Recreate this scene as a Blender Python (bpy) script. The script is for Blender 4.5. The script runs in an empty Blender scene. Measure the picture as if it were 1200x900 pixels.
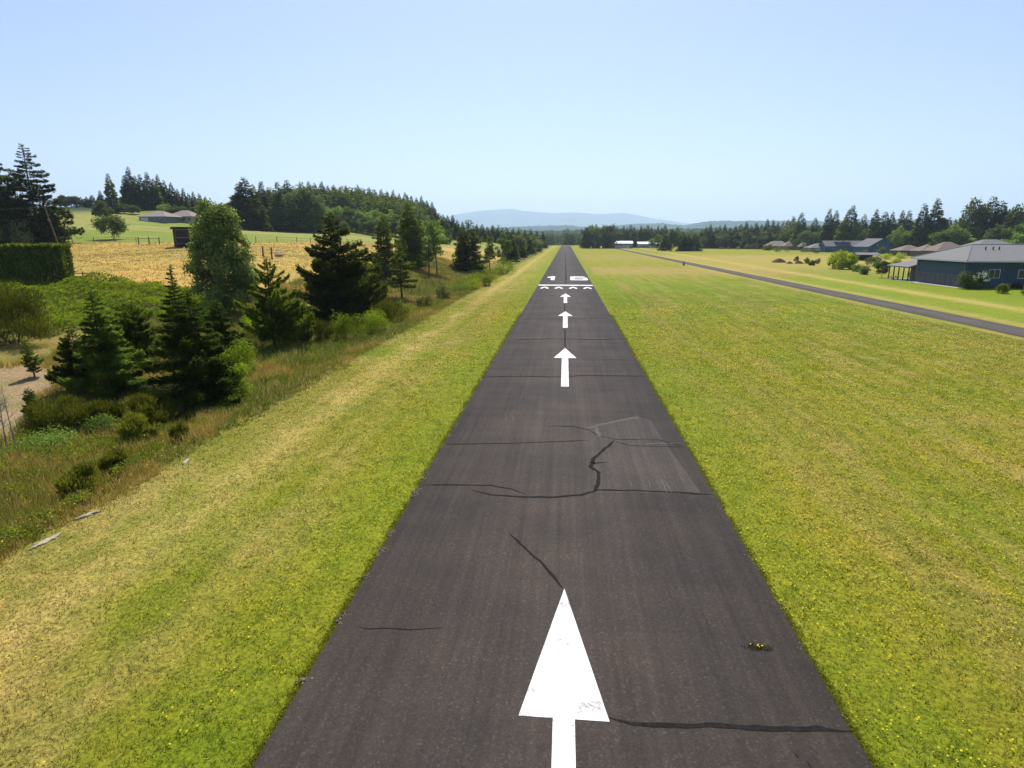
import bpy, math, random
import numpy as np
from mathutils import Vector

# ------------------------------------------------------------------ camera, sky, sun, exposure
scene = bpy.context.scene
col = scene.collection
FPX = 700.0                                   # focal length in photo pixels (1200 wide)
PITCH = math.atan(171.0 / FPX)
YAW = math.radians(5.0)
CAM = np.array([-0.15, 0.0, 10.0])
SUN_EL, SUN_AZ = 57.0, -4.0                   # degrees; azimuth measured from +Y towards +X

cd = bpy.data.cameras.new('camera')
cd.sensor_width = 36.0
cd.lens = 36.0 * FPX / 1200.0
cd.clip_start = 0.1
cd.clip_end = 60000
cam = bpy.data.objects.new('camera', cd)
cam.location = CAM
cam.rotation_euler = (math.pi / 2 - PITCH, 0, YAW)
col.objects.link(cam)
scene.camera = cam

world = bpy.data.worlds.new("World")
scene.world = world
world.use_nodes = True
wn = world.node_tree
bg = wn.nodes['Background']
sky = wn.nodes.new('ShaderNodeTexSky')
sky.sky_type = 'NISHITA'
sky.sun_disc = False
sky.sun_elevation = math.radians(SUN_EL)
sky.sun_rotation = math.radians(SUN_AZ)
sky.air_density = 1.0
sky.dust_density = 1.1
sky.ozone_density = 2.4
wb = wn.nodes.new('ShaderNodeMix'); wb.data_type = 'RGBA'; wb.blend_type = 'MULTIPLY'; wb.inputs[0].default_value = 1.0
wb.inputs[7].default_value = (0.96, 0.935, 1.12, 1)      # white balance of the daylight
wn.links.new(sky.outputs[0], wb.inputs[6])
wn.links.new(wb.outputs[2], bg.inputs[0])
bg.inputs[1].default_value = 0.108

sl = bpy.data.lights.new('sun', 'SUN')
sl.energy = 5.0
sl.angle = math.radians(0.5)
sl.color = (1.0, 0.945, 0.84)
sun = bpy.data.objects.new('sun', sl)
el, az = math.radians(SUN_EL), math.radians(SUN_AZ)
sdir = Vector((math.sin(az) * math.cos(el), math.cos(az) * math.cos(el), math.sin(el)))
sun.rotation_euler = sdir.to_track_quat('Z', 'Y').to_euler()
sun.location = (0, 0, 300)
col.objects.link(sun)

scene.view_settings.view_transform = 'Standard'
scene.view_settings.look = 'None'
scene.view_settings.exposure = 0.38
scene.cycles.volume_bounces = 2
scene.view_settings.gamma = 1.0

# ------------------------------------------------------------------ pixel <-> world
cp, sp, cy_, sy_ = math.cos(PITCH), math.sin(PITCH), math.cos(YAW), math.sin(YAW)
FW = np.array([-sy_ * cp, cy_ * cp, -sp])
RT = np.array([cy_, sy_, 0.0])
UP = np.cross(RT, FW)


def ray(px, py):
    return FW + (px - 600.0) / FPX * RT + (450.0 - py) / FPX * UP


def at_depth(px, py, d):
    return CAM + d * ray(px, py)


def at(px, py, z=0.0):
    r = ray(px, py)
    return CAM + r * ((z - CAM[2]) / r[2])


def depth_of(p):
    return float(np.dot(np.asarray(p) - CAM, FW))


def project(p):
    v = np.asarray(p, float) - CAM
    d = float(np.dot(v, FW))
    return 600 + FPX * float(np.dot(v, RT)) / d, 450 - FPX * float(np.dot(v, UP)) / d


# ------------------------------------------------------------------ noise
def _hash(ix, iy, seed):
    n = (ix.astype(np.int64) * 374761393 + iy.astype(np.int64) * 668265263 + seed * 1442695041) & 0x7fffffff
    n = ((n ^ (n >> 13)) * 1274126177) & 0x7fffffff
    return ((n ^ (n >> 16)) & 0xffff) / 65535.0


def vnoise(x, y, seed=0):
    x = np.asarray(x, float); y = np.asarray(y, float)
    ix = np.floor(x); iy = np.floor(y)
    fx = x - ix; fy = y - iy
    fx = fx * fx * (3 - 2 * fx); fy = fy * fy * (3 - 2 * fy)
    a = _hash(ix, iy, seed); b = _hash(ix + 1, iy, seed)
    c = _hash(ix, iy + 1, seed); d = _hash(ix + 1, iy + 1, seed)
    return (a * (1 - fx) + b * fx) * (1 - fy) + (c * (1 - fx) + d * fx) * fy


def fbm(x, y, seed=0, octv=4):
    s = 0; a = 0.5; t = 0
    for k in range(octv):
        s = s + a * vnoise(x * 2 ** k, y * 2 ** k, seed + k * 17); t += a; a *= 0.55
    return s / t


def sstep(a, b, x):
    t = np.clip((x - a) / (b - a), 0, 1)
    return t * t * (3 - 2 * t)


# ------------------------------------------------------------------ terrain height
_ctrl = [  # photo column, photo row, distance in front of the camera
    (0, 470, 40), (0, 400, 53), (0, 345, 76), (40, 332, 85), (150, 325, 90), (60, 300, 122), (150, 300, 124),
    (20, 283, 155), (150, 283, 158), (60, 265, 235), (150, 265, 235), (85, 248, 340), (180, 247, 350), (230, 248, 360),
    (235, 291, 122), (230, 270, 215), (300, 268, 330), (340, 284, 172), (340, 300, 132), (330, 330, 96), (340, 360, 74),
    (380, 268, 350), (430, 268, 380), (440, 285, 215), (440, 320, 115), (440, 350, 84), (500, 300, 190), (500, 320, 130),
    (560, 300, 225), (560, 290, 330), (500, 270, 500), (400, 246, 480), (340, 246, 480), (470, 254, 600), (560, 279, 700),
    (600, 286, 500), (610, 286, 900), (520, 279, 900), (200, 240, 600), (0, 245, 480), (150, 375, 62), (200, 440, 44),
    (280, 400, 54), (0, 560, 27), (100, 400, 56),
]
_cpt = np.array([at_depth(*c) for c in _ctrl])
_extra = np.array([(-200, -60, 4), (-400, 100, 16), (-700, 300, 34), (-60, -40, 0.5), (-30, -60, 0), (-900, 900, 30), (-400, 1300, 14)], float)
_cpt = np.vstack([_cpt, _extra])
_S = 0.01


def _phi(r2):
    return 0.5 * r2 * np.log(r2 + 1e-9)


_q = _cpt[:, :2] * _S
_n = len(_q)
_K = _phi(((_q[:, None] - _q[None]) ** 2).sum(-1)) + np.eye(_n) * 0.02
_P = np.hstack([np.ones((_n, 1)), _q])
_A = np.zeros((_n + 3, _n + 3)); _A[:_n, :_n] = _K; _A[:_n, _n:] = _P; _A[_n:, :_n] = _P.T
_w = np.linalg.solve(_A, np.concatenate([_cpt[:, 2], np.zeros(3)]))


def zf(x, y):
    x = np.atleast_1d(np.asarray(x, float)); y = np.atleast_1d(np.asarray(y, float))
    cx = np.clip(x, -900, 0) * _S; cyy = np.clip(y, -60, 1300) * _S
    out = np.full(x.shape, _w[_n])
    out = out + _w[_n + 1] * cx + _w[_n + 2] * cyy
    for k in range(_n):
        out = out + _w[k] * _phi((cx - _q[k, 0]) ** 2 + (cyy - _q[k, 1]) ** 2)
    out = np.clip(out, -2, 42)
    wl = sstep(-19, -48, x) * (1 - sstep(1000, 1700, y))
    ditch = -0.55 * sstep(-17.5, -21.5, x) * sstep(-46, -26, x) * (1 - sstep(300, 500, y))
    bump = (fbm(x * 0.12, y * 0.12, 5, 3) - 0.5) * 0.7 * sstep(-20, -30, x)
    return out * wl + ditch + bump - 0.03


def z1(x, y):
    return float(zf([x], [y])[0])


def hit(px, py):
    """point where the line of sight through a photo position meets the ground"""
    r = ray(px, py)
    ds = np.geomspace(8, 3000, 700)
    p = CAM[None] + ds[:, None] * r[None]
    g = p[:, 2] - zf(p[:, 0], p[:, 1])
    k = np.where(g <= 0)[0]
    if len(k) == 0:
        k = [int(np.argmin(np.abs(g)))]
    k = k[0]
    if k > 0:
        a, b = g[k - 1], g[k]
        t = a / (a - b + 1e-9) if b <= 0 else 1
        q = p[k - 1] * (1 - t) + p[k] * t
    else:
        q = p[0]
    return np.array([q[0], q[1], z1(q[0], q[1])])


def ground_at(px, d):
    """ground point in photo column px, d metres in front of the camera"""
    py = 279.0
    for _ in range(12):
        p = at_depth(px, py, d)
        z = z1(p[0], p[1])
        py2 = project((p[0], p[1], z))[1]
        py = py2
    return np.array([p[0], p[1], z])


# ------------------------------------------------------------------ object helpers
def tag(o, label=None, cat=None, group=None, kind=None):
    if label: o['label'] = label
    if cat: o['category'] = cat
    if group: o['group'] = group
    if kind: o['kind'] = kind
    return o


def link(name, me, parent=None, loc=None):
    o = bpy.data.objects.new(name, me)
    col.objects.link(o)
    if parent is not None: o.parent = parent
    if loc is not None: o.location = loc
    return o


def empty(name, loc, rz=0.0, label=None, cat=None, group=None):
    o = bpy.data.objects.new(name, None)
    o.empty_display_size = 0.5
    col.objects.link(o)
    o.location = [float(v) for v in loc]
    o.rotation_euler = (0, 0, rz)
    return tag(o, label, cat, group)


def mesh_np(name, V, F, mat, attr=None, colr=None, smooth=False):
    """V (n,3), F (m,k) all faces with k corners"""
    me = bpy.data.meshes.new(name)
    V = np.asarray(V, np.float32); F = np.asarray(F, np.int32)
    me.vertices.add(len(V)); me.vertices.foreach_set('co', V.ravel())
    k = F.shape[1]
    me.loops.add(F.size); me.loops.foreach_set('vertex_index', F.ravel())
    me.polygons.add(len(F))
    me.polygons.foreach_set('loop_start', np.arange(0, F.size, k, dtype=np.int32))
    me.polygons.foreach_set('loop_total', np.full(len(F), k, np.int32))
    if smooth: me.polygons.foreach_set('use_smooth', np.ones(len(F), bool))
    me.update(calc_edges=True)
    if attr is not None:
        a = me.attributes.new('tint', 'FLOAT', 'FACE'); a.data.foreach_set('value', np.asarray(attr, np.float32))
    if colr is not None:
        dom = 'FACE' if len(colr) == len(F) and len(colr) != len(V) else 'POINT'
        a = me.attributes.new('pcol', 'FLOAT_COLOR', dom)
        c4 = np.ones((len(colr), 4), np.float32); c4[:, :3] = colr
        a.data.foreach_set('color', c4.ravel())
    if mat: me.materials.append(mat)
    return me


class MB:
    """collects polygons for one mesh"""
    def __init__(s): s.v = []; s.f = []; s.m = []; s.mi = 0
    def poly(s, pts):
        b = len(s.v); s.v += [tuple(float(c) for c in p) for p in pts]; s.f.append(tuple(range(b, b + len(pts)))); s.m.append(s.mi)
    def box(s, x0, x1, y0, y1, z0, z1_):
        b = len(s.v)
        s.v += [(x0, y0, z0), (x1, y0, z0), (x1, y1, z0), (x0, y1, z0), (x0, y0, z1_), (x1, y0, z1_), (x1, y1, z1_), (x0, y1, z1_)]
        for f in ((0, 3, 2, 1), (4, 5, 6, 7), (0, 1, 5, 4), (1, 2, 6, 5), (2, 3, 7, 6), (3, 0, 4, 7)):
            s.f.append(tuple(b + i for i in f)); s.m.append(s.mi)
    def tube(s, p0, p1, r0, r1, n=7):
        p0 = Vector(p0); p1 = Vector(p1); d = (p1 - p0)
        if d.length < 1e-6: return
        q = d.to_track_quat('Z', 'Y')
        b = len(s.v)
        for p, r in ((p0, r0), (p1, r1)):
            for i in range(n):
                a = 2 * math.pi * i / n
                s.v.append(tuple(p + q @ Vector((r * math.cos(a), r * math.sin(a), 0))))
        for i in range(n):
            j = (i + 1) % n
            s.f.append((b + i, b + j, b + n + j, b + n + i)); s.m.append(s.mi)
        s.f.append(tuple(b + n + i for i in range(n))); s.m.append(s.mi)
        s.f.append(tuple(b + n - 1 - i for i in range(n))); s.m.append(s.mi)
    def path(s, pts, r0, r1, n=7):
        k = len(pts) - 1
        for i in range(k):
            s.tube(pts[i], pts[i + 1], r0 + (r1 - r0) * i / k, r0 + (r1 - r0) * (i + 1) / k, n)
    def mesh(s, name, mats):
        me = bpy.data.meshes.new(name)
        me.from_pydata(s.v, [], s.f)
        if not isinstance(mats, (list, tuple)): mats = [mats]
        for m in mats: me.materials.append(m)
        me.polygons.foreach_set('material_index', s.m)
        me.update()
        return me
    def build(s, name, mats, parent=None, loc=None):
        return link(name, s.mesh(name, mats), parent, loc)


# ------------------------------------------------------------------ materials
def new_mat(name):
    m = bpy.data.materials.new(name); m.use_nodes = True
    nt = m.node_tree
    for n in list(nt.nodes): nt.nodes.remove(n)
    out = nt.nodes.new('ShaderNodeOutputMaterial')
    return m, nt, out


def N(nt, t, **kw):
    n = nt.nodes.new(t)
    for k, v in kw.items():
        if k in n.inputs: n.inputs[k].default_value = v
        else: setattr(n, k, v)
    return n


def noise(nt, vec, scale, detail=4.0, rough=0.6):
    n = N(nt, 'ShaderNodeTexNoise'); n.inputs['Scale'].default_value = scale
    n.inputs['Detail'].default_value = detail; n.inputs['Roughness'].default_value = rough
    nt.links.new(vec, n.inputs['Vector'])
    return n.outputs['Fac']


def ramp(nt, fac, stops):
    r = N(nt, 'ShaderNodeValToRGB')
    e = r.color_ramp.elements
    while len(e) < len(stops): e.new(0.5)
    for i, (p, c) in enumerate(stops):
        e[i].position = p; e[i].color = (c, c, c, 1) if isinstance(c, (int, float)) else (*c, 1)
    nt.links.new(fac, r.inputs[0])
    return r.outputs[0]


def mix(nt, a, b, fac, mode='MIX'):
    m = N(nt, 'ShaderNodeMix'); m.data_type = 'RGBA'; m.blend_type = mode
    for s, v in ((m.inputs[0], fac), (m.inputs[6], a), (m.inputs[7], b)):
        if isinstance(v, (int, float)): s.default_value = v
        elif isinstance(v, tuple): s.default_value = (*v, 1)
        else: nt.links.new(v, s)
    return m.outputs[2]


def texco(nt, scale=None):
    t = N(nt, 'ShaderNodeTexCoord')
    if scale is None: return t.outputs['Object']
    mp = N(nt, 'ShaderNodeMapping'); mp.inputs['Scale'].default_value = scale
    nt.links.new(t.outputs['Object'], mp.inputs['Vector'])
    return mp.outputs[0]


def bump(nt, h, strength=0.5, dist=0.05):
    b = N(nt, 'ShaderNodeBump'); b.inputs['Strength'].default_value = strength; b.inputs['Distance'].default_value = dist
    nt.links.new(h, b.inputs['Height'])
    return b.outputs[0]


def bsdf(nt, out, colr, rough=0.8, spec=0.3, normal=None, metallic=0.0):
    p = N(nt, 'ShaderNodeBsdfPrincipled')
    if isinstance(colr, tuple): p.inputs['Base Color'].default_value = (*colr, 1)
    else: nt.links.new(colr, p.inputs['Base Color'])
    p.inputs['Roughness'].default_value = rough
    p.inputs['Specular IOR Level'].default_value = spec
    p.inputs['Metallic'].default_value = metallic
    if normal is not None: nt.links.new(normal, p.inputs['Normal'])
    nt.links.new(p.outputs[0], out.inputs['Surface'])
    return p


def simple_mat(name, c, rough=0.75, var=0.25, scale=3.0, spec=0.3, metallic=0.0, stretch=None, bmp=0.0):
    m, nt, out = new_mat(name)
    v = texco(nt, stretch)
    n = noise(nt, v, scale, 5)
    lo = tuple(x * (1 - var) for x in c); hi = tuple(min(1, x * (1 + var)) for x in c)
    cc = ramp(nt, n, [(0.3, lo), (0.7, hi)])
    bsdf(nt, out, cc, rough, spec, bump(nt, n, bmp, 0.03) if bmp else None, metallic)
    return m


def leaf_mat(name, dark, light, trans=0.35, tr_col=None, gloss=0.06):
    m, nt, out = new_mat(name)
    a = N(nt, 'ShaderNodeAttribute'); a.attribute_name = 'tint'
    oi = N(nt, 'ShaderNodeObjectInfo')
    c = ramp(nt, a.outputs['Fac'], [(0.05, dark), (0.95, light)])
    rv = N(nt, 'ShaderNodeMapRange'); nt.links.new(oi.outputs['Random'], rv.inputs[0]); rv.inputs[3].default_value = 0.62; rv.inputs[4].default_value = 1.6
    hs = N(nt, 'ShaderNodeHueSaturation'); nt.links.new(rv.outputs[0], hs.inputs['Value']); nt.links.new(c, hs.inputs['Color'])
    p = N(nt, 'ShaderNodeBsdfPrincipled'); nt.links.new(hs.outputs[0], p.inputs['Base Color'])
    p.inputs['Roughness'].default_value = 0.8; p.inputs['Specular IOR Level'].default_value = gloss
    t = N(nt, 'ShaderNodeBsdfTranslucent')
    hs2 = N(nt, 'ShaderNodeHueSaturation'); hs2.inputs['Value'].default_value = 1.5; hs2.inputs['Hue'].default_value = 0.48; hs2.inputs['Saturation'].default_value = 1.1
    nt.links.new(hs.outputs[0], hs2.inputs['Color']); nt.links.new(hs2.outputs[0], t.inputs[0])
    mx = N(nt, 'ShaderNodeMixShader'); mx.inputs[0].default_value = trans
    nt.links.new(p.outputs[0], mx.inputs[1]); nt.links.new(t.outputs[0], mx.inputs[2])
    nt.links.new(mx.outputs[0], out.inputs['Surface'])
    return m


M = {}
M['fir'] = leaf_mat('fir_needles', (0.024, 0.046, 0.010), (0.12, 0.165, 0.020), 0.42)
M['pine'] = leaf_mat('pine_needles', (0.028, 0.056, 0.009), (0.135, 0.19, 0.022), 0.45)
M['spruce'] = leaf_mat('spruce_needles', (0.028, 0.062, 0.010), (0.125, 0.19, 0.025), 0.45)
M['larch'] = leaf_mat('pale_needles', (0.05, 0.085, 0.02), (0.13, 0.18, 0.045), 0.35)
M['leaf'] = leaf_mat('broad_leaves', (0.032, 0.055, 0.014), (0.14, 0.17, 0.055), 0.38)
M['silver'] = leaf_mat('silvery_leaves', (0.035, 0.062, 0.012), (0.20, 0.25, 0.07), 0.40)
M['leaf_light'] = leaf_mat('light_leaves', (0.06, 0.11, 0.02), (0.17, 0.25, 0.05), 0.42)
M['leaf_bright'] = leaf_mat('yellow_green_leaves', (0.13, 0.20, 0.02), (0.30, 0.38, 0.04), 0.45)
M['bramble'] = leaf_mat('bramble_leaves', (0.065, 0.125, 0.012), (0.25, 0.34, 0.035), 0.42)
M['broom'] = leaf_mat('broom_stems', (0.045, 0.06, 0.010), (0.16, 0.18, 0.025), 0.35)
M['bark'] = simple_mat('bark', (0.09, 0.065, 0.045), 0.95, 0.4, 6, stretch=(1, 1, 0.25), bmp=0.6)
M['bark_grey'] = simple_mat('grey_bark', (0.22, 0.19, 0.16), 0.95, 0.35, 8, stretch=(1, 1, 0.3), bmp=0.4)

# ---- grassland
m, nt, out = new_mat('grassland')
tc = texco(nt)
a = N(nt, 'ShaderNodeAttribute'); a.attribute_name = 'pcol'
n1 = noise(nt, tc, 9.0, 6, 0.75)
n2 = noise(nt, tc, 1.3, 5, 0.65)
n3 = noise(nt, tc, 0.16, 5, 0.6)
m1 = ramp(nt, n1, [(0.3, 0.35), (0.7, 1.6)])
m2 = ramp(nt, n2, [(0.3, (0.78, 0.86, 0.7)), (0.7, (1.25, 1.14, 1.25))])
m3 = ramp(nt, n3, [(0.3, (0.84, 0.96, 0.8)), (0.7, (1.18, 1.05, 1.22))])
c = mix(nt, a.outputs['Color'], m1, 1.0, 'MULTIPLY')
c = mix(nt, c, m2, 1.0, 'MULTIPLY')
c = mix(nt, c, m3, 1.0, 'MULTIPLY')
bsdf(nt, out, c, 0.95, 0.1, bump(nt, n1, 0.9, 0.08))
M['ground'] = m

# ---- blades with their own colours
m, nt, out = new_mat('grass_blades')
a = N(nt, 'ShaderNodeAttribute'); a.attribute_name = 'pcol'
p = N(nt, 'ShaderNodeBsdfPrincipled'); nt.links.new(a.outputs['Color'], p.inputs['Base Color'])
p.inputs['Roughness'].default_value = 0.7; p.inputs['Specular IOR Level'].default_value = 0.15
t = N(nt, 'ShaderNodeBsdfTranslucent'); nt.links.new(a.outputs['Color'], t.inputs[0])
mx = N(nt, 'ShaderNodeMixShader'); mx.inputs[0].default_value = 0.45
nt.links.new(p.outputs[0], mx.inputs[1]); nt.links.new(t.outputs[0], mx.inputs[2]); nt.links.new(mx.outputs[0], out.inputs['Surface'])
M['blades'] = m


def asphalt(name, base, warm):
    m, nt, out = new_mat(name)
    tc = texco(nt)
    fine = noise(nt, tc, 26.0, 6, 0.85)
    vor = N(nt, 'ShaderNodeTexVoronoi'); vor.inputs['Scale'].default_value = 22.0; nt.links.new(tc, vor.inputs['Vector'])
    sc = N(nt, 'ShaderNodeSeparateColor'); nt.links.new(vor.outputs['Color'], sc.inputs[0])
    stone = ramp(nt, sc.outputs[0], [(0.0, 0.8), (0.85, 1.04), (0.96, 1.25), (1.0, 1.6)])
    streak = noise(nt, texco(nt, (1.0, 0.035, 1.0)), 1.6, 5, 0.6)
    streak2 = noise(nt, texco(nt, (1.0, 0.012, 1.0)), 6.0, 3, 0.6)
    broad = noise(nt, tc, 0.22, 4, 0.6)
    c = mix(nt, tuple(base), ramp(nt, fine, [(0.25, 0.55), (0.75, 1.5)]), 1.0, 'MULTIPLY')
    c = mix(nt, c, stone, 1.0, 'MULTIPLY')
    c = mix(nt, c, ramp(nt, streak, [(0.35, 0.86), (0.68, 1.17)]), 1.0, 'MULTIPLY')
    c = mix(nt, c, ramp(nt, streak2, [(0.35, 0.9), (0.65, 1.12)]), 1.0, 'MULTIPLY')
    c = mix(nt, c, ramp(nt, broad, [(0.35, (0.8, 0.8, 0.83)), (0.65, warm)]), 1.0, 'MULTIPLY')
    bsdf(nt, out, c, 0.85, 0.15, bump(nt, fine, 0.55, 0.012))
    return m


M['asphalt'] = asphalt('asphalt', (0.053, 0.0435, 0.036), (1.15, 1.08, 1.02))
M['asphalt_pale'] = asphalt('worn_asphalt', (0.057, 0.0475, 0.040), (1.12, 1.08, 1.05))
M['taxi'] = asphalt('taxiway_asphalt', (0.078, 0.068, 0.058), (1.15, 1.08, 1.02))
M['tar'] = simple_mat('crack_tar', (0.018, 0.016, 0.015), 0.95, 0.4, 12, spec=0.05)
m, nt, out = new_mat('worn_white_paint')
tc = texco(nt)
w1 = noise(nt, tc, 14.0, 6, 0.8); w2 = noise(nt, tc, 1.1, 3, 0.6)
vor = N(nt, 'ShaderNodeTexVoronoi'); vor.inputs['Scale'].default_value = 26.0; nt.links.new(tc, vor.inputs['Vector'])
ad = N(nt, 'ShaderNodeMath'); ad.operation = 'ADD'; nt.links.new(w1, ad.inputs[0]); nt.links.new(w2, ad.inputs[1])
cc = ramp(nt, ad.outputs[0], [(0.385, (0.16, 0.15, 0.14)), (0.425, (0.50, 0.48, 0.46)), (0.50, (0.66, 0.65, 0.63)), (0.6, (0.76, 0.75, 0.74))])
# ramp input is 0..2, halve it
hf = N(nt, 'ShaderNodeMath'); hf.operation = 'MULTIPLY'; hf.inputs[1].default_value = 0.5
nt.links.new(ad.outputs[0], hf.inputs[0])
for l in list(nt.links):
    if l.to_node.type == 'VALTORGB': nt.links.remove(l)
rn = [n for n in nt.nodes if n.type == 'VALTORGB'][0]
nt.links.new(hf.outputs[0], rn.inputs[0])
bsdf(nt, out, cc, 0.7, 0.3, bump(nt, w1, 0.3, 0.01))
M['paint'] = m
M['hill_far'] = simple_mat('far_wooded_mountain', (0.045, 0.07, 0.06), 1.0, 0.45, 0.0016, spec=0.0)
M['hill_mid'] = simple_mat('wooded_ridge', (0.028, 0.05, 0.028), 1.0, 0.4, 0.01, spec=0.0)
M['soil'] = simple_mat('dry_soil', (0.30, 0.22, 0.15), 1.0, 0.25, 2.0, spec=0.05, bmp=0.5)
M['stone'] = simple_mat('pale_stone', (0.33, 0.285, 0.19), 0.95, 0.45, 9, bmp=0.4)
M['siding'] = simple_mat('blue_grey_siding', (0.042, 0.075, 0.125), 0.7, 0.12, 2.0, stretch=(1, 1, 14))
M['siding_dark'] = simple_mat('dark_grey_door_metal', (0.075, 0.078, 0.10), 0.6, 0.1, 2.0, stretch=(1, 1, 10))
M['navy'] = simple_mat('deep_blue_siding', (0.05, 0.11, 0.17), 0.7, 0.12, 2.0)
M['trim'] = simple_mat('white_trim', (0.62, 0.62, 0.60), 0.6, 0.08, 3)
M['glass'] = simple_mat('window_glass', (0.02, 0.03, 0.04), 0.08, 0.1, 2, spec=0.6)
M['roof_grey'] = simple_mat('grey_shingles', (0.16, 0.16, 0.158), 0.9, 0.22, 5, bmp=0.5)
M['roof_dark'] = simple_mat('slate_shingles', (0.125, 0.125, 0.135), 0.9, 0.22, 5, bmp=0.5)
M['roof_tan'] = simple_mat('tan_shingles', (0.23, 0.195, 0.165), 0.9, 0.2, 5, bmp=0.5)
M['roof_brown'] = simple_mat('brown_shingles', (0.17, 0.13, 0.108), 0.9, 0.2, 5, bmp=0.5)
M['roof_white'] = simple_mat('white_metal_roof', (0.72, 0.73, 0.75), 0.4, 0.06, 1, spec=0.5)
M['wall_cream'] = simple_mat('cream_siding', (0.30, 0.285, 0.25), 0.8, 0.12, 3)
M['wall_grey'] = simple_mat('grey_siding', (0.16, 0.17, 0.18), 0.8, 0.12, 3)
M['wall_tan'] = simple_mat('tan_siding', (0.13, 0.112, 0.095), 0.8, 0.12, 3)
M['metal_blue'] = simple_mat('blue_grey_sheet_metal', (0.22, 0.28, 0.36), 0.5, 0.1, 3)
M['brick'] = simple_mat('red_brick', (0.22, 0.09, 0.07), 0.9, 0.2, 9)
M['wood_dark'] = simple_mat('dark_weathered_boards', (0.035, 0.033, 0.035), 0.9, 0.4, 3, stretch=(6, 6, 0.4))
M['wood'] = simple_mat('weathered_wood', (0.14, 0.10, 0.075), 0.9, 0.35, 5, stretch=(1, 1, 0.3))
M['concrete'] = simple_mat('pale_concrete', (0.45, 0.43, 0.40), 0.85, 0.12, 2)
M['wire'] = simple_mat('dark_wire', (0.05, 0.05, 0.05), 0.6, 0.1, 2)
M['orange'] = simple_mat('dull_red_plastic', (0.16, 0.035, 0.02), 0.6, 0.1, 2)
M['petal'] = simple_mat('yellow_petals', (0.85, 0.66, 0.02), 0.7, 0.1, 2)
M['white_petal'] = simple_mat('white_petals', (0.8, 0.8, 0.76), 0.7, 0.1, 2)

# ------------------------------------------------------------------ ground sheet
G_OLIVE = np.array([0.205, 0.205, 0.013]); G_GREEN = np.array([0.148, 0.200, 0.008]); G_DRY = np.array([0.34, 0.265, 0.075])
G_YEL = np.array([0.215, 0.215, 0.013]); G_ROUGH = np.array([0.19, 0.165, 0.035]); G_FIELD = np.array([0.42, 0.285, 0.065])
G_PAST = np.array([0.165, 0.215, 0.03]); G_SOIL = np.array([0.31, 0.225, 0.135]); G_WOOD = np.array([0.03, 0.045, 0.015])


def in_poly(x, y, poly):
    c = np.zeros(x.shape, bool); n = len(poly)
    for i in range(n):
        x0, y0 = poly[i]; x1, y1 = poly[(i + 1) % n]
        cond = ((y0 > y) != (y1 > y)) & (x < (x1 - x0) * (y - y0) / (y1 - y0 + 1e-12) + x0)
        c ^= cond
    return c


def zone(px_list):
    return [tuple(hit(a, b)[:2]) for a, b in px_list]


Z_FIELD = zone([(-60, 300), (-60, 336), (60, 332), (85, 329), (130, 331), (200, 338), (330, 358), (440, 362), (500, 342), (545, 328), (585, 308), (598, 299),
                (560, 293), (440, 285.5), (300, 284.5), (210, 284), (60, 284), (-60, 286)])
Z_DIRT = zone([(-80, 440), (0, 432), (40, 428), (78, 436), (60, 455), (30, 470), (34, 492), (0, 516), (-80, 530)])
Z_LUSH = zone([(-60, 333), (90, 331), (190, 338), (245, 345), (262, 368), (205, 382), (120, 372), (0, 380), (-80, 390)])
Z_TRACK = zone([(60, 317), (235, 303), (235, 301), (60, 315)])


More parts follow.
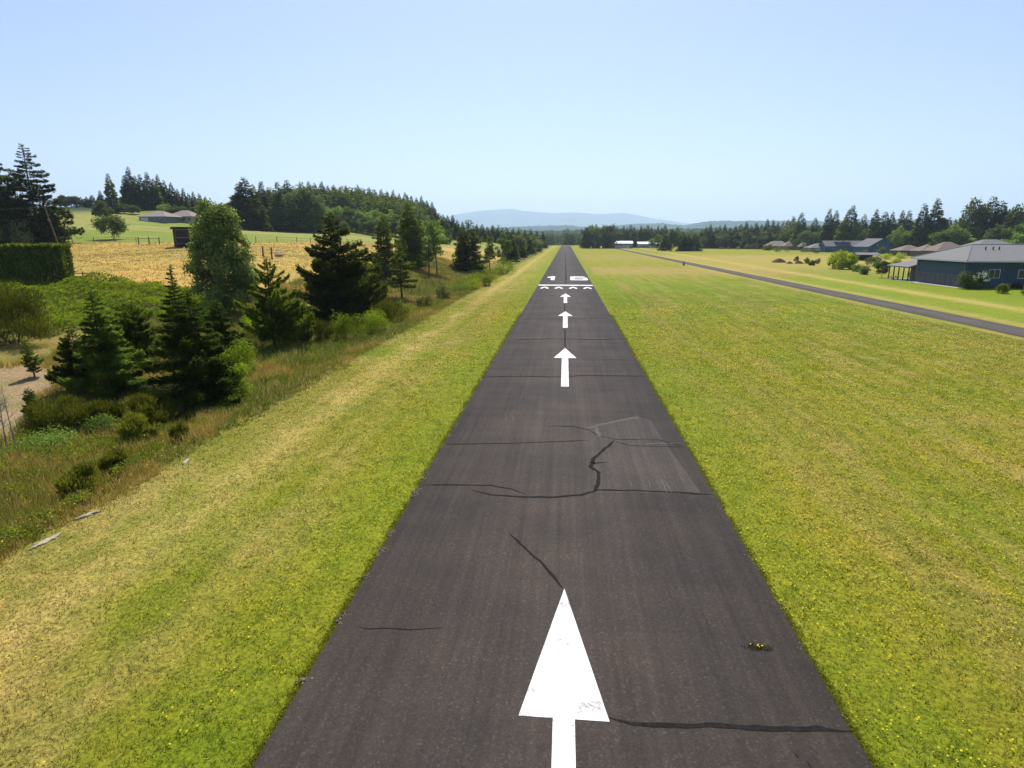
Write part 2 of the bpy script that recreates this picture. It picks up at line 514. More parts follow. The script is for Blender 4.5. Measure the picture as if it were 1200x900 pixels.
def ground_col(x, y):
    nb = fbm(x * 0.05, y * 0.05, 31, 4); nm = fbm(x * 0.35, y * 0.35, 77, 4); nl = fbm(x * 0.012, y * 0.03, 91, 3)
    wx = x + (nm - 0.5) * 2.0; wy = y + (fbm(x * 0.3, y * 0.3, 12, 3) - 0.5) * 3

    def mixc(c, d, w): return c * (1 - w[..., None]) + d * w[..., None]
    c = np.broadcast_to(G_OLIVE, x.shape + (3,)).copy()
    # right infield
    r = sstep(6, 9, x)
    stripes = fbm(x * 0.55, y * 0.03, 41, 3); fines = fbm(x * 2.2, y * 0.06, 43, 3)
    c = mixc(c, G_GREEN, np.clip((nb - 0.42) * 3.0, 0, 1) * 0.8)
    c = mixc(c, G_GREEN * np.array([0.95, 1.08, 1.0]), sstep(60, 85, y) * sstep(175, 140, y) * r * np.clip(nl * 1.6 - 0.3, 0, 1) * 0.9)
    c = mixc(c, G_DRY * 0.72, np.clip((stripes - 0.52) * 2.2, 0, 0.42) * sstep(4, 12, np.abs(x)))
    c = mixc(c, G_DRY, np.clip((nm - 0.6) * 2.6, 0, 0.4) * sstep(10, 18, x))
    c = mixc(c, G_DRY * 0.9, np.clip((fines - 0.54) * 3, 0, 0.38) * sstep(7, 12, np.abs(x)))
    c = mixc(c, G_GREEN * 0.75, np.clip((0.46 - fines) * 3, 0, 0.4) * sstep(7, 10, np.abs(x)))
    band = sstep(165, 185, wy) * sstep(235, 205, wy) * r
    c = mixc(c, G_DRY * 0.85, band * 0.7)
    c = mixc(c, G_YEL, sstep(210, 280, y) * 0.75)
    c = mixc(c, G_DRY * 0.8, sstep(260, 300, wy) * sstep(420, 340, wy) * r * 0.45)
    # beyond the taxiway
    rr = sstep(52.6, 53.4, x)
    c = mixc(c, G_GREEN * 1.08, rr * (1 - sstep(150, 180, y)) * 0.75)
    ed = np.exp(-((wx - 54.0) / 1.4) ** 2) + np.exp(-((wx - 46.0) / 0.7) ** 2) * 0.8
    c = mixc(c, G_DRY, np.clip(ed, 0, 1) * 0.75 * sstep(6, 20, y))
    c = mixc(c, G_DRY * 1.15, np.clip(np.exp(-((wx - 65.5 - 0.02 * (y - 100)) / 2.2) ** 2), 0, 1) * 0.8)
    c = mixc(c, G_DRY * 1.05, rr * sstep(190, 215, wy) * sstep(420, 330, wy) * (0.2 + 0.5 * nb))
    c = mixc(c, G_GREEN, rr * sstep(66, 75, x) * (1 - sstep(190, 240, y)) * 0.6)
    # bright strips beside the runway
    c = mixc(c, G_GREEN * np.array([1.1, 1.02, 1.3]), np.clip(np.exp(-((np.abs(x) - 7.2) / 1.3) ** 2) * 0.65, 0, 1))
    # left mown shoulder, dry towards its outer edge
    lm = sstep(-7, -11.5, wx)
    c = mixc(c, G_DRY, lm * np.clip(0.10 + (nm - 0.5) * 1.6 + (nb - .5) * 0.8 + 0.25 * sstep(30, 10, y), 0.0, 0.7))
    c = mixc(c, G_DRY * 1.18, np.clip(np.exp(-((wx + 14.2) / 1.1) ** 2), 0, 1) * (0.25 + 0.75 * nm))
    # left rough verge
    rg = sstep(-17.3, -18.6, wx)
    rc = mixc(np.broadcast_to(G_ROUGH, c.shape), np.array([0.26, 0.19, 0.06]) * 1.0, np.clip((nm - 0.42) * 3, 0, 0.9))
    rc = mixc(rc, G_GREEN * 0.75, np.clip((nb - 0.45) * 4, 0, 0.8))
    c = mixc(c, rc, rg)
    far = sstep(-34, -44, wx) * (1 - sstep(520, 620, y))
    pb = mixc(np.broadcast_to(G_PAST, c.shape), np.array([0.27, 0.25, 0.07]), np.clip((fbm(x * .012, y * .05, 63, 4) - .48) * 5, 0, .75))
    c = mixc(c, pb, far * sstep(90, 110, y))
    for poly, cc, k in ((Z_LUSH, np.array([0.11, 0.13, 0.022]), 0.9), (Z_FIELD, G_FIELD, 1.0), (Z_DIRT, G_SOIL, 0.95)):
        ins = in_poly(wx, wy, poly).astype(float)
        if cc is G_FIELD:
            f = mixc(np.broadcast_to(G_FIELD, c.shape), np.array([0.34, 0.27, 0.07]), np.clip((fbm(x * 0.04, y * 0.12, 55, 4) - 0.45) * 4, 0, 0.8))
            f = mixc(f, np.array([0.26, 0.24, 0.06]), in_poly(wx, wy, Z_TRACK).astype(float) * 0.8)
            c = mixc(c, f, ins * k)
        else:
            c = mixc(c, np.broadcast_to(cc, c.shape), ins * k * np.clip(0.75 + (nm - .5), 0, 1))
    # wooded land
    c = mixc(c, G_WOOD, sstep(840, 900, y))
    c = mixc(c, G_WOOD, sstep(390, 470, np.hypot(x, y)) * sstep(-60, -100, x))
    c = mixc(c, np.array([.08, .11, .03]), sstep(150, 230, x) * 0.8)
    return c


def axis(lo, hi, s0, grow):
    out = [0.0]; s = s0; v = 0
    while v < hi: v += s; out.append(v); s = min(s * grow, 1200) if v > 26 else s
    neg = []; s = s0; v = 0
    while v > lo: v -= s; neg.append(v); s = min(s * grow, 1200) if v < -26 else s
    return np.array(neg[::-1] + out)


gx = axis(-24500, 24500, 0.5, 1.02)
gy = [-80.0]; s = 4
while gy[-1] < 24000:
    v = gy[-1]
    s = 4 if v < 0 else (0.6 if v < 50 else min(s * 1.013, 1200))
    gy.append(v + s)
gy = np.array(gy)
XX, YY = np.meshgrid(gx, gy)
ZZ = zf(XX.ravel(), YY.ravel())
V = np.stack([XX.ravel(), YY.ravel(), ZZ], 1)
nx, ny = len(gx), len(gy)
ii = (np.arange(ny - 1)[:, None] * nx + np.arange(nx - 1)[None]).ravel()
F = np.stack([ii, ii + 1, ii + nx + 1, ii + nx], 1)
gc = ground_col(XX.ravel(), YY.ravel())
ground = link('ground', mesh_np('ground', V, F, M['ground'], colr=gc, smooth=True))
tag(ground, kind='structure')

# ------------------------------------------------------------------ hills behind
def ridge(name, prof, dist, depth, mat, jag, seed, nxs=300):
    """a real hill: crest line at the given photo heights, dist metres away, sloping to both sides"""
    px = np.array([p[0] for p in prof], float); py = np.array([p[1] for p in prof], float)
    u = np.linspace(px[0], px[-1], nxs)
    crest_row = np.interp(u, px, py)
    vs = np.linspace(-1, 1, 41)
    Vv = []
    for v in vs:
        d = dist + v * depth
        for a, r in zip(u, crest_row):
            p0 = at_depth(a, r, dist); pd = at_depth(a, 279.0, d)
            prof_h = max(0.0, 1 - abs(v) ** 1.4) if v <= 0 else max(0.0, 1 - v ** 1.3)
            Vv.append((pd[0], pd[1], p0[2], prof_h))
    Vv = np.array(Vv)
    nz = fbm(Vv[:, 0] / depth * 3.2, Vv[:, 1] / depth * 3.2, seed, 5)
    rough = (nz - 0.5) * Vv[:, 2] * 0.55 * np.clip((1 - Vv[:, 3]) * 3.0, 0, 1)
    jg = (fbm(Vv[:, 0] / 22, Vv[:, 1] / 22, seed + 3, 2) - 0.5) * jag
    z = np.maximum(Vv[:, 2] * Vv[:, 3] + rough * Vv[:, 3] + jg * np.clip(Vv[:, 3] * 2, 0, 1), 0) - 2.0
    ii = (np.arange(40)[:, None] * nxs + np.arange(nxs - 1)[None]).ravel()
    F = np.stack([ii, ii + 1, ii + nxs + 1, ii + nxs], 1)
    o = link(name, mesh_np(name, np.stack([Vv[:, 0], Vv[:, 1], z], 1), F, mat, smooth=True))
    tag(o, kind='structure')


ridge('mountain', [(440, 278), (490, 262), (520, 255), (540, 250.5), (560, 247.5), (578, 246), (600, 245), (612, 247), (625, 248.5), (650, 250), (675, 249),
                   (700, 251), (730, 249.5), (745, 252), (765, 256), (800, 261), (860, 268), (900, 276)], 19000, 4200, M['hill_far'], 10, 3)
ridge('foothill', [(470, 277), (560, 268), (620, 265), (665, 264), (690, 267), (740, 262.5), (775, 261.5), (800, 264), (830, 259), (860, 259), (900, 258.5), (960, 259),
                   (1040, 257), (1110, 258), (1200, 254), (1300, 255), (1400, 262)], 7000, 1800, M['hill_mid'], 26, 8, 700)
ridge('wooded_rise', [(520, 279), (580, 273), (640, 270), (700, 270), (800, 268), (900, 266), (1000, 265), (1150, 264), (1300, 268), (1400, 276)],
      2600, 600, M['hill_mid'], 22, 12, 700)

# ------------------------------------------------------------------ runway and taxiway
rng = np.random.default_rng(7)


def strip(name, x0, x1, y0, y1, z, mat, step=0.35, wob=0.09, seed=1):
    ys = [y0]
    while ys[-1] < y1: ys.append(ys[-1] + (step if ys[-1] < 70 else step * 6 if ys[-1] < 200 else 20))
    ys = np.array(ys)
    wl = (fbm(ys * 1.7, ys * 0 + seed, seed, 4) - 0.5) * 2 * wob; wr = (fbm(ys * 1.7, ys * 0 + seed + 9, seed + 5, 4) - 0.5) * 2 * wob
    V = []; 
    for y, a, b in zip(ys, wl, wr): V += [(x0 + a, y, z - 0.05), (x0 + a, y, z), (x1 + b, y, z), (x1 + b, y, z - 0.05)]
    n = len(ys); F = []
    for i in range(n - 1):
        for k in range(3): F.append((4 * i + k, 4 * i + k + 1, 4 * i + 4 + k + 1, 4 * i + 4 + k))
    F = np.array(F)[:, ::-1]
    return tag(link(name, mesh_np(name, V, F, mat)), kind='structure')


runway = strip('runway', -6.0, 6.0, -60, 830, 0.02, M['asphalt'], wob=0.05, seed=3)
taxi = strip('taxiway', 47.4, 52.2, -60, 640, 0.02, M['taxi'], wob=0.1, seed=8)


def flat(name, polys, z, mat, label=None):
    b = MB()
    for p in polys: b.poly([(x, y, z) for x, y in p])
    o = b.build(name, mat, runway)
    if label: o['label'] = label
    return o


def ypx(py, px=662): return float(at(px, py, 0.02)[1])


def arrow(tip, base, tail, hw, sw, xc=0.0, label=None):
    flat('painted_arrow', [[(xc - hw, base), (xc + hw, base), (xc, tip)], [(xc - sw, tail), (xc + sw, tail), (xc + sw, base), (xc - sw, base)]], 0.028, M['paint'], label)


y1 = ypx(690)
arrow(y1, ypx(842.5), ypx(842.5) - 11.0, 0.97, 0.235, 0.02, 'nearest white arrow, long narrow head')
arrow(ypx(408), ypx(419.5), ypx(453), 0.97, 0.27)
arrow(ypx(365), ypx(370.3), ypx(384), 0.97, 0.28)
arrow(ypx(344), ypx(347.8), ypx(355), 0.97, 0.28)
yb = ypx(334.8)
flat('threshold_bar', [[(-5.9, yb), (5.9, yb), (5.9, yb + 2.6), (-5.9, yb + 2.6)]], 0.028, M['paint'])
yc0, yc1 = ypx(338.3), ypx(335.9)
for k in range(4):
    xc = -4.3 + 2.93 * k
    hh = (yc1 - yc0)
    flat('painted_chevron', [[(xc - 0.85, yc0), (xc - 0.45, yc0), (xc, yc1 - hh * 0.45), (xc, yc1), (xc - 0.85, yc0 + hh * 0.35)],
                             [(xc + 0.45, yc0), (xc + 0.85, yc0), (xc + 0.85, yc0 + hh * 0.35), (xc, yc1), (xc, yc1 - hh * 0.45)]], 0.028, M['paint'])
yn0, yn1 = ypx(328.3), ypx(323.9)
H = yn1 - yn0
xr = lambda px: float(at(px, 326.5, 0.02)[0])
a0, a1 = xr(645.6), xr(650.0)
flat('painted_number_one', [[(a0, yn0), (a1, yn0), (a1, yn1), (a0, yn1)], [(a0 - 1.0, yn0 + H * 0.60), (a0, yn0 + H * 0.60), (a0, yn1), (a0 - 0.25, yn1 - H * .1), (a0 - 1.0, yn1 - H * 0.14)]], 0.028, M['paint'])
b0, b1 = xr(668.3), xr(688.4)
sw = 1.05
flat('painted_number_six', [[(b0, yn0), (b0 + sw, yn0), (b0 + sw, yn1), (b0 + 0.5, yn1), (b0, yn1 - H * .08)], [(b0 + sw, yn1 - H * .2), (b1 - 0.4, yn1 - H * .2), (b1 - 0.4, yn1 - H * .06), (b1 - 1.0, yn1), (b0 + sw, yn1)],
                            [(b0 + sw, yn0), (b1 - sw, yn0), (b1 - sw, yn0 + H * .2), (b0 + sw, yn0 + H * .2)],
                            [(b0 + sw, yn0 + H * .46), (b1 - sw, yn0 + H * .46), (b1 - sw, yn0 + H * .66), (b0 + sw, yn0 + H * .66)],
                            [(b1 - sw, yn0), (b1 - .2, yn0), (b1, yn0 + H * .1), (b1, yn0 + H * .56), (b1 - .2, yn0 + H * .66), (b1 - sw, yn0 + H * .66)]], 0.028, M['paint'])

# worn patches of paler asphalt
pt = lambda a, b: tuple(at(a, b, 0.02)[:2])
flat('asphalt_patch', [[pt(689, 578), pt(822, 579), pt(800, 548), pt(775, 512), pt(762, 492), pt(746, 487), pt(716, 494), pt(684, 500), pt(686, 530)]], 0.024, M['asphalt_pale'])


def ribbon(pts, w, name='crack_seal', mat=None, z=0.026, seed=0, px=True):
    P = [np.array(pt(*p)) if px else np.array(p) for p in pts]
    Q = []
    for i in range(len(P) - 1):
        L = np.linalg.norm(P[i + 1] - P[i]); n = max(2, int(L / 0.18)) if L < 30 else 30
        for k in range(n): Q.append(P[i] + (P[i + 1] - P[i]) * k / n)
    Q.append(P[-1]); Q = np.array(Q)
    s = np.arange(len(Q))
    T = np.gradient(Q, axis=0); T /= np.linalg.norm(T, axis=1)[:, None] + 1e-9
    Nn = np.stack([-T[:, 1], T[:, 0]], 1)
    Q = Q + Nn * ((fbm(s * 0.35, s * 0 + seed, seed, 3) - 0.5) * w * 1.0)[:, None]
    ww = w * (0.55 + 0.9 * fbm(s * 0.5, s * 0 + seed + 4, seed + 4, 3)) * np.clip(np.minimum(s + 1, len(s) - s) / 4.0, 0.25, 1)
    V = np.zeros((2 * len(Q), 3)); V[0::2, :2] = Q + Nn * (ww / 2)[:, None]; V[1::2, :2] = Q - Nn * (ww / 2)[:, None]; V[:, 2] = z
    F = np.array([(2 * i, 2 * i + 1, 2 * i + 3, 2 * i + 2) for i in range(len(Q) - 1)])
    return link(name, mesh_np(name, V, F, mat or M['tar']), runway)


ribbon([(711, 841), (740, 847), (790, 850), (820, 852), (850, 851), (900, 855), (960, 856), (1000, 858)], 0.13, seed=1)
ribbon([(597, 625), (612, 639), (635, 660), (648, 675), (659, 690)], 0.10, seed=2)
ribbon([(496, 568), (530, 568), (575, 569), (600, 573), (616, 579)], 0.10, seed=3)
ribbon([(553, 575), (575, 580), (610, 582), (650, 583), (680, 580), (700, 574), (740, 575), (790, 577), (834, 580)], 0.13, seed=4)
ribbon([(696, 576), (702, 562), (701, 554), (692, 547), (697, 537), (707, 528), (719, 516)], 0.17, seed=5)
ribbon([(522, 521), (560, 520), (620, 519), (690, 516)], 0.09, seed=6)
ribbon([(645, 499), (672, 500), (690, 504), (703, 511), (720, 515), (770, 515), (790, 520), (802, 524)], 0.08, seed=7)
ribbon([(719, 517), (737, 522), (760, 523), (803, 524)], 0.08, seed=8)
ribbon([(566, 442), (610, 441), (650, 442), (685, 440), (757, 441)], 0.22, seed=9)
ribbon([(602, 398), (650, 397), (700, 398), (736, 397)], 0.26, seed=10)
ribbon([(612, 374), (660, 373.5), (712, 373)], 0.26, seed=11)
ribbon([(676, 420), (710, 421), (740, 422)], 0.07, seed=12)
ribbon([(420, 734), (430, 737), (455, 736), (480, 738), (520, 736)], 0.035, seed=13)
ribbon([(662.3, 407), (662.2, 385)], 0.14, seed=14); ribbon([(662, 365), (662, 356)], 0.16, seed=15)
ribbon([(0.1, yb + 3), (0.05, yb + 60), (0.0, yb + 150), (0.0, yb + 320)], 0.30, seed=16, px=False)
for k, yy in enumerate((190, 236, 300)): ribbon([(-5.9, yy), (0, yy + .4), (5.9, yy)], 0.35, seed=20 + k, px=False)
ribbon([(620, 355.5), (706, 355)], 0.2, seed=25)
for k, (a, b) in enumerate(((930, 882), (945, 893))): ribbon([(a, b), (a + 6, b + 7)], 0.1, seed=30 + k)
ribbon([(690, 541), (697, 543), (711, 542)], 0.2, seed=40)

M['scuff'] = simple_mat('pale_scuff', (0.10, 0.088, 0.076), 0.9, 0.45, 14, spec=0.05)
for k, (pts_, w_) in enumerate((([(686, 502), (712, 496), (740, 490), (748, 488)], .22), ([(700, 500), (702, 512)], .3), ([(745, 487), (747, 492)], .2), ([(774, 560), (782, 578)], .06), ([(778, 562), (788, 578)], .05),
                             ([(760, 562), (763, 572)], .05), ([(738, 562), (740, 570)], .05), ([(795, 556), (802, 566)], .08), ([(602, 487), (600, 494)], .07), ([(594, 488), (592, 495)], .07), ([(755, 520), (800, 519)], .12))):
    ribbon(pts_, w_, 'scuff_mark', M['scuff'], 0.0265, 60 + k)

# ------------------------------------------------------------------ plant builders
def diamonds(P, D, S, L, W):
    """leaf-sized faces: P base, D direction, S side (unit), L length, W half width"""
    n = len(P)
    mid = P + D * (L * 0.5)[:, None]
    V = np.empty((n, 4, 3)); V[:, 0] = P; V[:, 1] = mid + S * W[:, None]; V[:, 2] = P + D * L[:, None]; V[:, 3] = mid - S * W[:, None]
    return V.reshape(-1, 3), np.arange(4 * n).reshape(n, 4)


def unit(a): return a / (np.linalg.norm(a, axis=1)[:, None] + 1e-9)


def conifer_crown(seed, h, r, nb, n, leaf, shape=0.9, base=0.07, droop=0.25, lift=0.15, gap=0.25, fat=0.36, lean=0.0, wid=0.26, vj=0.05):
    R = np.random.default_rng(seed)
    t = base + (0.985 - base) * (np.arange(nb) + R.random(nb) * 0.9) / nb
    t = 1 - (1 - t) ** 1.12
    az = np.arange(nb) * 2.399 + R.normal(0, 0.5, nb)
    lowfill = np.clip((t - base) / 0.10 + 0.72, 0, 1)
    L = r * ((1 - t) ** shape) * (1 - gap + 2 * gap * R.random(nb)) * lowfill + h * 0.012
    side_bias = 1 + 0.18 * np.cos(az - R.random() * 6.28)
    L = L * side_bias
    dr = droop * (1 - 0.6 * t) + R.normal(0, 0.07, nb)
    p = L ** 1.15; p /= p.sum()
    bi = R.choice(nb, n, p=p)
    s = R.random(n) ** 0.7
    Lb = L[bi]
    a = az[bi]
    out = np.stack([np.cos(a), np.sin(a), np.zeros(n)], 1); sd = np.stack([-np.sin(a), np.cos(a), np.zeros(n)], 1)
    lat = (R.random(n) * 2 - 1) * fat * Lb * (1.05 - s) ** 0.8
    zz = t[bi] * h - dr[bi] * Lb * s + lift * Lb * s ** 2 - np.abs(lat) * 0.18 + R.normal(0, vj, n) * Lb
    P = out * (s * Lb)[:, None] + sd * lat[:, None]; P[:, 2] = zz
    P[:, 0] += lean * P[:, 2]
    slope = -dr[bi] + 2 * lift * s
    D = out * 1.0 + sd * (np.sign(lat) * (0.25 + 0.8 * R.random(n)))[:, None] + R.normal(0, 0.28, (n, 3))
    D[:, 2] += slope
    D = unit(D)
    up = np.tile(np.array([[0, 0, 1.0]]), (n, 1)) + R.normal(0, 0.45, (n, 3))
    S = unit(np.cross(D, up))
    l = leaf * (0.6 + 0.8 * R.random(n)) * (0.42 + 0.58 * np.clip((1 - t[bi]) * 2.2, 0, 1))
    V, F = diamonds(P, D, S, l, l * wid)
    tint = np.clip(0.25 * R.random(n) + 0.55 * R.random(nb)[bi] + 0.25 * s * R.random(n), 0, 1)
    # leader
    k = max(12, n // 60)
    ht = R.random(k) ** 0.7
    P2 = np.stack([R.normal(0, .004 * h, k), R.normal(0, .004 * h, k), h * (0.86 + 0.14 * ht)], 1)
    P2[:, 0] += lean * P2[:, 2]
    D2 = unit(np.stack([R.normal(0, 1, k), R.normal(0, 1, k), R.random(k) * 1.2 + 0.5], 1)); S2 = unit(np.cross(D2, R.normal(0, 1, (k, 3))))
    l2 = leaf * 0.45 * (1.15 - ht)
    V2, F2 = diamonds(P2, D2, S2, l2, l2 * 0.22)
    return np.vstack([V, V2]), np.vstack([F, F2 + len(V)]), np.concatenate([tint, R.random(k)]), (t, az, L, dr)


def conifer_trunk(h, br, lean=0.0, rad=None, branches=0, seed=0, lift=0.15):
    b = MB(); R = random.Random(seed)
    r0 = rad or h * 0.016 + 0.02
    pts = [(lean * h * k / 6 + R.uniform(-1, 1) * h * 0.003, R.uniform(-1, 1) * h * 0.003, h * k / 6 * 0.985) for k in range(7)]
    pts[0] = (0, 0, -0.15)
    b.path(pts, r0, r0 * 0.08, 7)
    t, az, L, dr = br
    if branches:
        idx = list(range(len(t))); R.shuffle(idx)
        for i in idx[:branches]:
            z = t[i] * h; l = L[i] * 0.85
            p0 = Vector((lean * z, 0, z)); o = Vector((math.cos(az[i]), math.sin(az[i]), 0))
            p1 = p0 + o * l * 0.5 + Vector((0, 0, -dr[i] * l * 0.5 + lift * l * 0.25)); p2 = p0 + o * l + Vector((0, 0, -dr[i] * l + lift * l))
            rr = max(0.008, l * 0.014)
            b.tube(p0, p1, rr, rr * 0.6, 4); b.tube(p1, p2, rr * 0.6, rr * 0.2, 4)
    return b


def broad_crown(seed, h, rx, z0, z1_, clumps, n, leaf, crad=0.26, top=1.0, wispy=False, up=0.5):
    """clumps of leaves in an uneven egg-shaped envelope from z0 to z1_"""
    R = np.random.default_rng(seed)
    cs = []
    zc, hz = (z0 + z1_) / 2, (z1_ - z0) / 2
    while len(cs) < clumps:
        q = R.uniform(-1, 1, 3); d = np.linalg.norm(q)
        if zc + q[2] * hz < 0.03 * h and z0 < -0.1 * h: continue
        if d > 1 or d < 0.35 * R.random(): continue
        w = 1.0 - 0.35 * max(0, q[2]) * top
        cs.append((q[0] * rx * w * 0.92, q[1] * rx * w * 0.92, zc + q[2] * hz * 0.92))
    cs = np.array(cs)
    cr = crad * rx * (0.65 + 0.75 * R.random(clumps))
    p = cr ** 2; p /= p.sum()
    ci = R.choice(clumps, n, p=p)
    u = unit(R.normal(0, 1, (n, 3))); rr = R.random(n) ** 0.45
    P = cs[ci] + u * (cr[ci] * rr)[:, None] * np.array([1, 1, 0.85])
    Nn = unit(u + np.array([0, 0, up]) + R.normal(0, 0.6, (n, 3)))
    D = unit(np.cross(Nn, R.normal(0, 1, (n, 3)))); S = np.cross(Nn, D)
    l = leaf * (0.6 + 0.8 * R.random(n))
    if wispy:
        D = unit(u * np.array([.55, .55, .2]) + np.array([0, 0, 1.0]) + R.normal(0, .25, (n, 3))); S = unit(np.cross(D, R.normal(0, 1, (n, 3)))); l = l * 2.6
        P = P - D * (l * .5)[:, None]
    V, F = diamonds(P, D, S, l, l * (0.07 if wispy else 0.36))
    tint = np.clip(0.45 * R.random(n) + 0.55 * R.random(clumps)[ci], 0, 1)
    return V, F, tint, cs


def broad_trunk(h, cs, seed=0, rad=None, limbs=10, z0=0.0):
    b = MB(); R = random.Random(seed)
    r0 = rad or h * 0.014 + 0.02
    pts = [(0, 0, -0.15)] + [(R.uniform(-1, 1) * h * .012 * k, R.uniform(-1, 1) * h * .012 * k, h * 0.17 * k) for k in range(1, 6)]
    b.path(pts, r0, r0 * 0.2, 7)
    for i in range(min(limbs, len(cs))):
        c = Vector(cs[i]); zb = max(z0 * 0.6, min(c.z * 0.72, h * 0.8)); f = zb / (h * 0.17); k = min(int(f), 4); fr = min(f - k, 1)
        p0 = Vector(pts[k]).lerp(Vector(pts[k + 1]), fr)
        mid = p0.lerp(c, 0.5) + Vector((0, 0, -0.03 * h))
        b.tube(p0, mid, r0 * 0.42, r0 * 0.28, 5); b.tube(mid, c, r0 * 0.28, r0 * 0.07, 5)
    return b


TREES = []


def size_from(px, by, ty, p=None, d=None):
    """foot point and real height of something seen from photo row by up to ty"""
    if d is not None: p = ground_at(px, d)
    elif p is None: p = hit(px, by)
    dd = depth_of(p)
    pr = project(p)
    # ray through the top at the horizontal place of p
    r = ray(pr[0] if d is None else px, ty)
    hd = math.hypot(p[0] - CAM[0], p[1] - CAM[1])
    ztop = CAM[2] + r[2] / math.hypot(r[0], r[1]) * hd
    return p, max(0.3, ztop - p[2]), dd


def near_conifer(px, by, ty, wpx, label, mat='fir', seed=1, n=9000, leaf=0.26, name='conifer_tree', d=None, group=None, cat='conifer', dens=1.0, branches=50, nb=None, **kw):
    p, h, dd = size_from(px, by, ty, d=d)
    r = wpx / 2 * dd / FPX
    t = empty(name, p, 0, label, cat, group)
    nb = nb or int(40 + h * 7)
    V, F, ti, br = conifer_crown(seed, h, r, nb, int(n * dens * 2.4), leaf, **kw)
    link('crown', mesh_np('crown', V, F, M[mat], attr=ti), t)
    conifer_trunk(h, br, kw.get('lean', 0), branches=branches, seed=seed, lift=kw.get('lift', .15)).build('trunk', M['bark'], t)
    return t


def near_broad(px, by, ty, wpx, label, mat='leaf', seed=1, n=9000, leaf=0.2, clumps=50, name='broadleaf_tree', d=None, group=None, cat='tree', clear=0.1, crad=0.28, top=1.0, bark='bark_grey', limbs=16):
    p, h, dd = size_from(px, by, ty, d=d)
    r = wpx / 2 * dd / FPX
    t = empty(name, p, 0, label, cat, group)
    V, F, ti, cs = broad_crown(seed, h, r, h * clear, h, clumps, n, leaf, crad, top)
    link('crown', mesh_np('crown', V, F, M[mat], attr=ti), t)
    broad_trunk(h, cs, seed, limbs=limbs, z0=max(0, h * clear)).build('trunk', M[bark], t)
    return t


def shrub(px, by, ty, wpx, label, mat='leaf', seed=1, n=2500, leaf=0.10, clumps=22, d=None, group=None, cat='shrub', name='shrub', stems=True, crad=0.36, deep=1.0):
    p, h, dd = size_from(px, by, ty, d=d)
    r = wpx / 2 * dd / FPX
    t = empty(name, p, 0, label, cat, group)
    V, F, ti, cs = broad_crown(seed, h, r, -h * 0.05, h, clumps, int(n * (1.5 if mat == 'broom' else 1)), leaf, crad, 0.8, wispy=(mat == 'broom'))
    link('foliage', mesh_np('foliage', V, F, M[mat], attr=ti), t)
    b = MB()
    for c in cs[:7]: b.tube((c[0] * .15, c[1] * .15, -0.1), tuple(c), 0.03 + h * .004, 0.008, 4)
    b.build('stem', M['bark'], t)
    return t


# ------------------------------------------------------------------ trees and bushes of the near left verge
near_conifer(126, 462, 338, 88, 'young spruce with layered branches, nearest the bare soil on the left', 'spruce', 11, 12000, 0.22, nb=80, droop=0.12, lift=0.12, gap=0.3, base=0.05)
near_conifer(96, 458, 386, 44, 'short bushy pine pressed against the left side of the layered young spruce', 'pine', 12, 5000, 0.2, shape=0.6, droop=0.0, lift=0.35)
near_conifer(164, 425, 354, 64, 'low spreading pine behind the layered young spruce', 'pine', 13, 7000, 0.24, shape=0.5, droop=-0.1, lift=0.3, gap=0.35)
near_conifer(236, 474, 338, 100, 'dense wide young fir standing closest to the mown shoulder', 'fir', 14, 16000, 0.22, nb=95, droop=0.15, lift=0.15, shape=0.75, gap=0.3, base=0.02)
near_conifer(218, 452, 308, 60, 'slender fir with a bare thin tip just behind the dense wide young fir', 'spruce', 15, 9000, 0.22, nb=80, shape=1.15, droop=0.1, lift=0.15, gap=0.35)
near_conifer(262, 428, 350, 62, 'bright green young fir behind and right of the dense wide young fir', 'spruce', 16, 8000, 0.22, shape=0.8, droop=0.05, lift=0.2)
near_broad(266, 366, 218, 73, 'tall silvery broadleaf tree with an egg-shaped crown at the edge of the dry field', 'silver', 57, 36000, 0.25, 150, clear=-0.35, crad=0.25, top=0.7, limbs=50)
near_conifer(322, 408, 300, 74, 'young pine with upswept branch tips between the broadleaf tree and the big pine', 'pine', 18, 11000, 0.24, nb=70, shape=0.85, droop=-0.15, lift=0.35, gap=0.4)
near_conifer(352, 404, 350, 46, 'small rounded pine at the right foot of the upswept young pine', 'pine', 19, 4500, 0.24, shape=0.5, droop=-0.1, lift=0.35)
near_conifer(394, 376, 250, 104, 'big dark pine with a broad ragged crown, the widest tree of the verge', 'fir', 20, 20000, 0.36, nb=85, shape=0.72, droop=0.02, lift=0.2, gap=0.3, base=0.03, fat=0.4)
near_conifer(424, 372, 306, 62, 'lower dark pine leaning out from the right side of the big ragged pine', 'fir', 21, 8000, 0.32, shape=0.5, droop=-0.1, lift=0.3, gap=0.35)
near_conifer(471, 352, 281, 40, 'thin open young pine with a visible bare trunk', 'pine', 22, 3600, 0.3, nb=45, shape=0.7, droop=0.1, lift=0.15, gap=0.5, base=0.2)
near_conifer(452, 330, 249, 34, 'narrow dark fir between the big ragged pine and the pair of tall firs', 'fir', 23, 6000, 0.42, d=118, shape=0.7, gap=0.4)
near_conifer(480, 318, 235, 48, 'tallest dark fir on the dry field right of the big pine', 'fir', 24, 9000, 0.5, d=150, shape=0.75, gap=0.35)
near_conifer(492, 312, 252, 26, 'slim dark fir just right of the tallest field fir', 'fir', 25, 4000, 0.5, d=165, shape=0.7, gap=0.4)
near_broad(512, 318, 253, 30, 'pale green loose tree with a bare leaning trunk on the dry field', 'larch' if False else 'leaf_light', 26, 3500, 0.42, 34, d=150, clear=0.25, crad=0.3)
near_conifer(503, 322, 262, 14, 'spindly half dead conifer in front of the pale green loose tree', 'larch', 27, 500, 0.4, d=140, base=0.3, gap=0.5, branches=40)
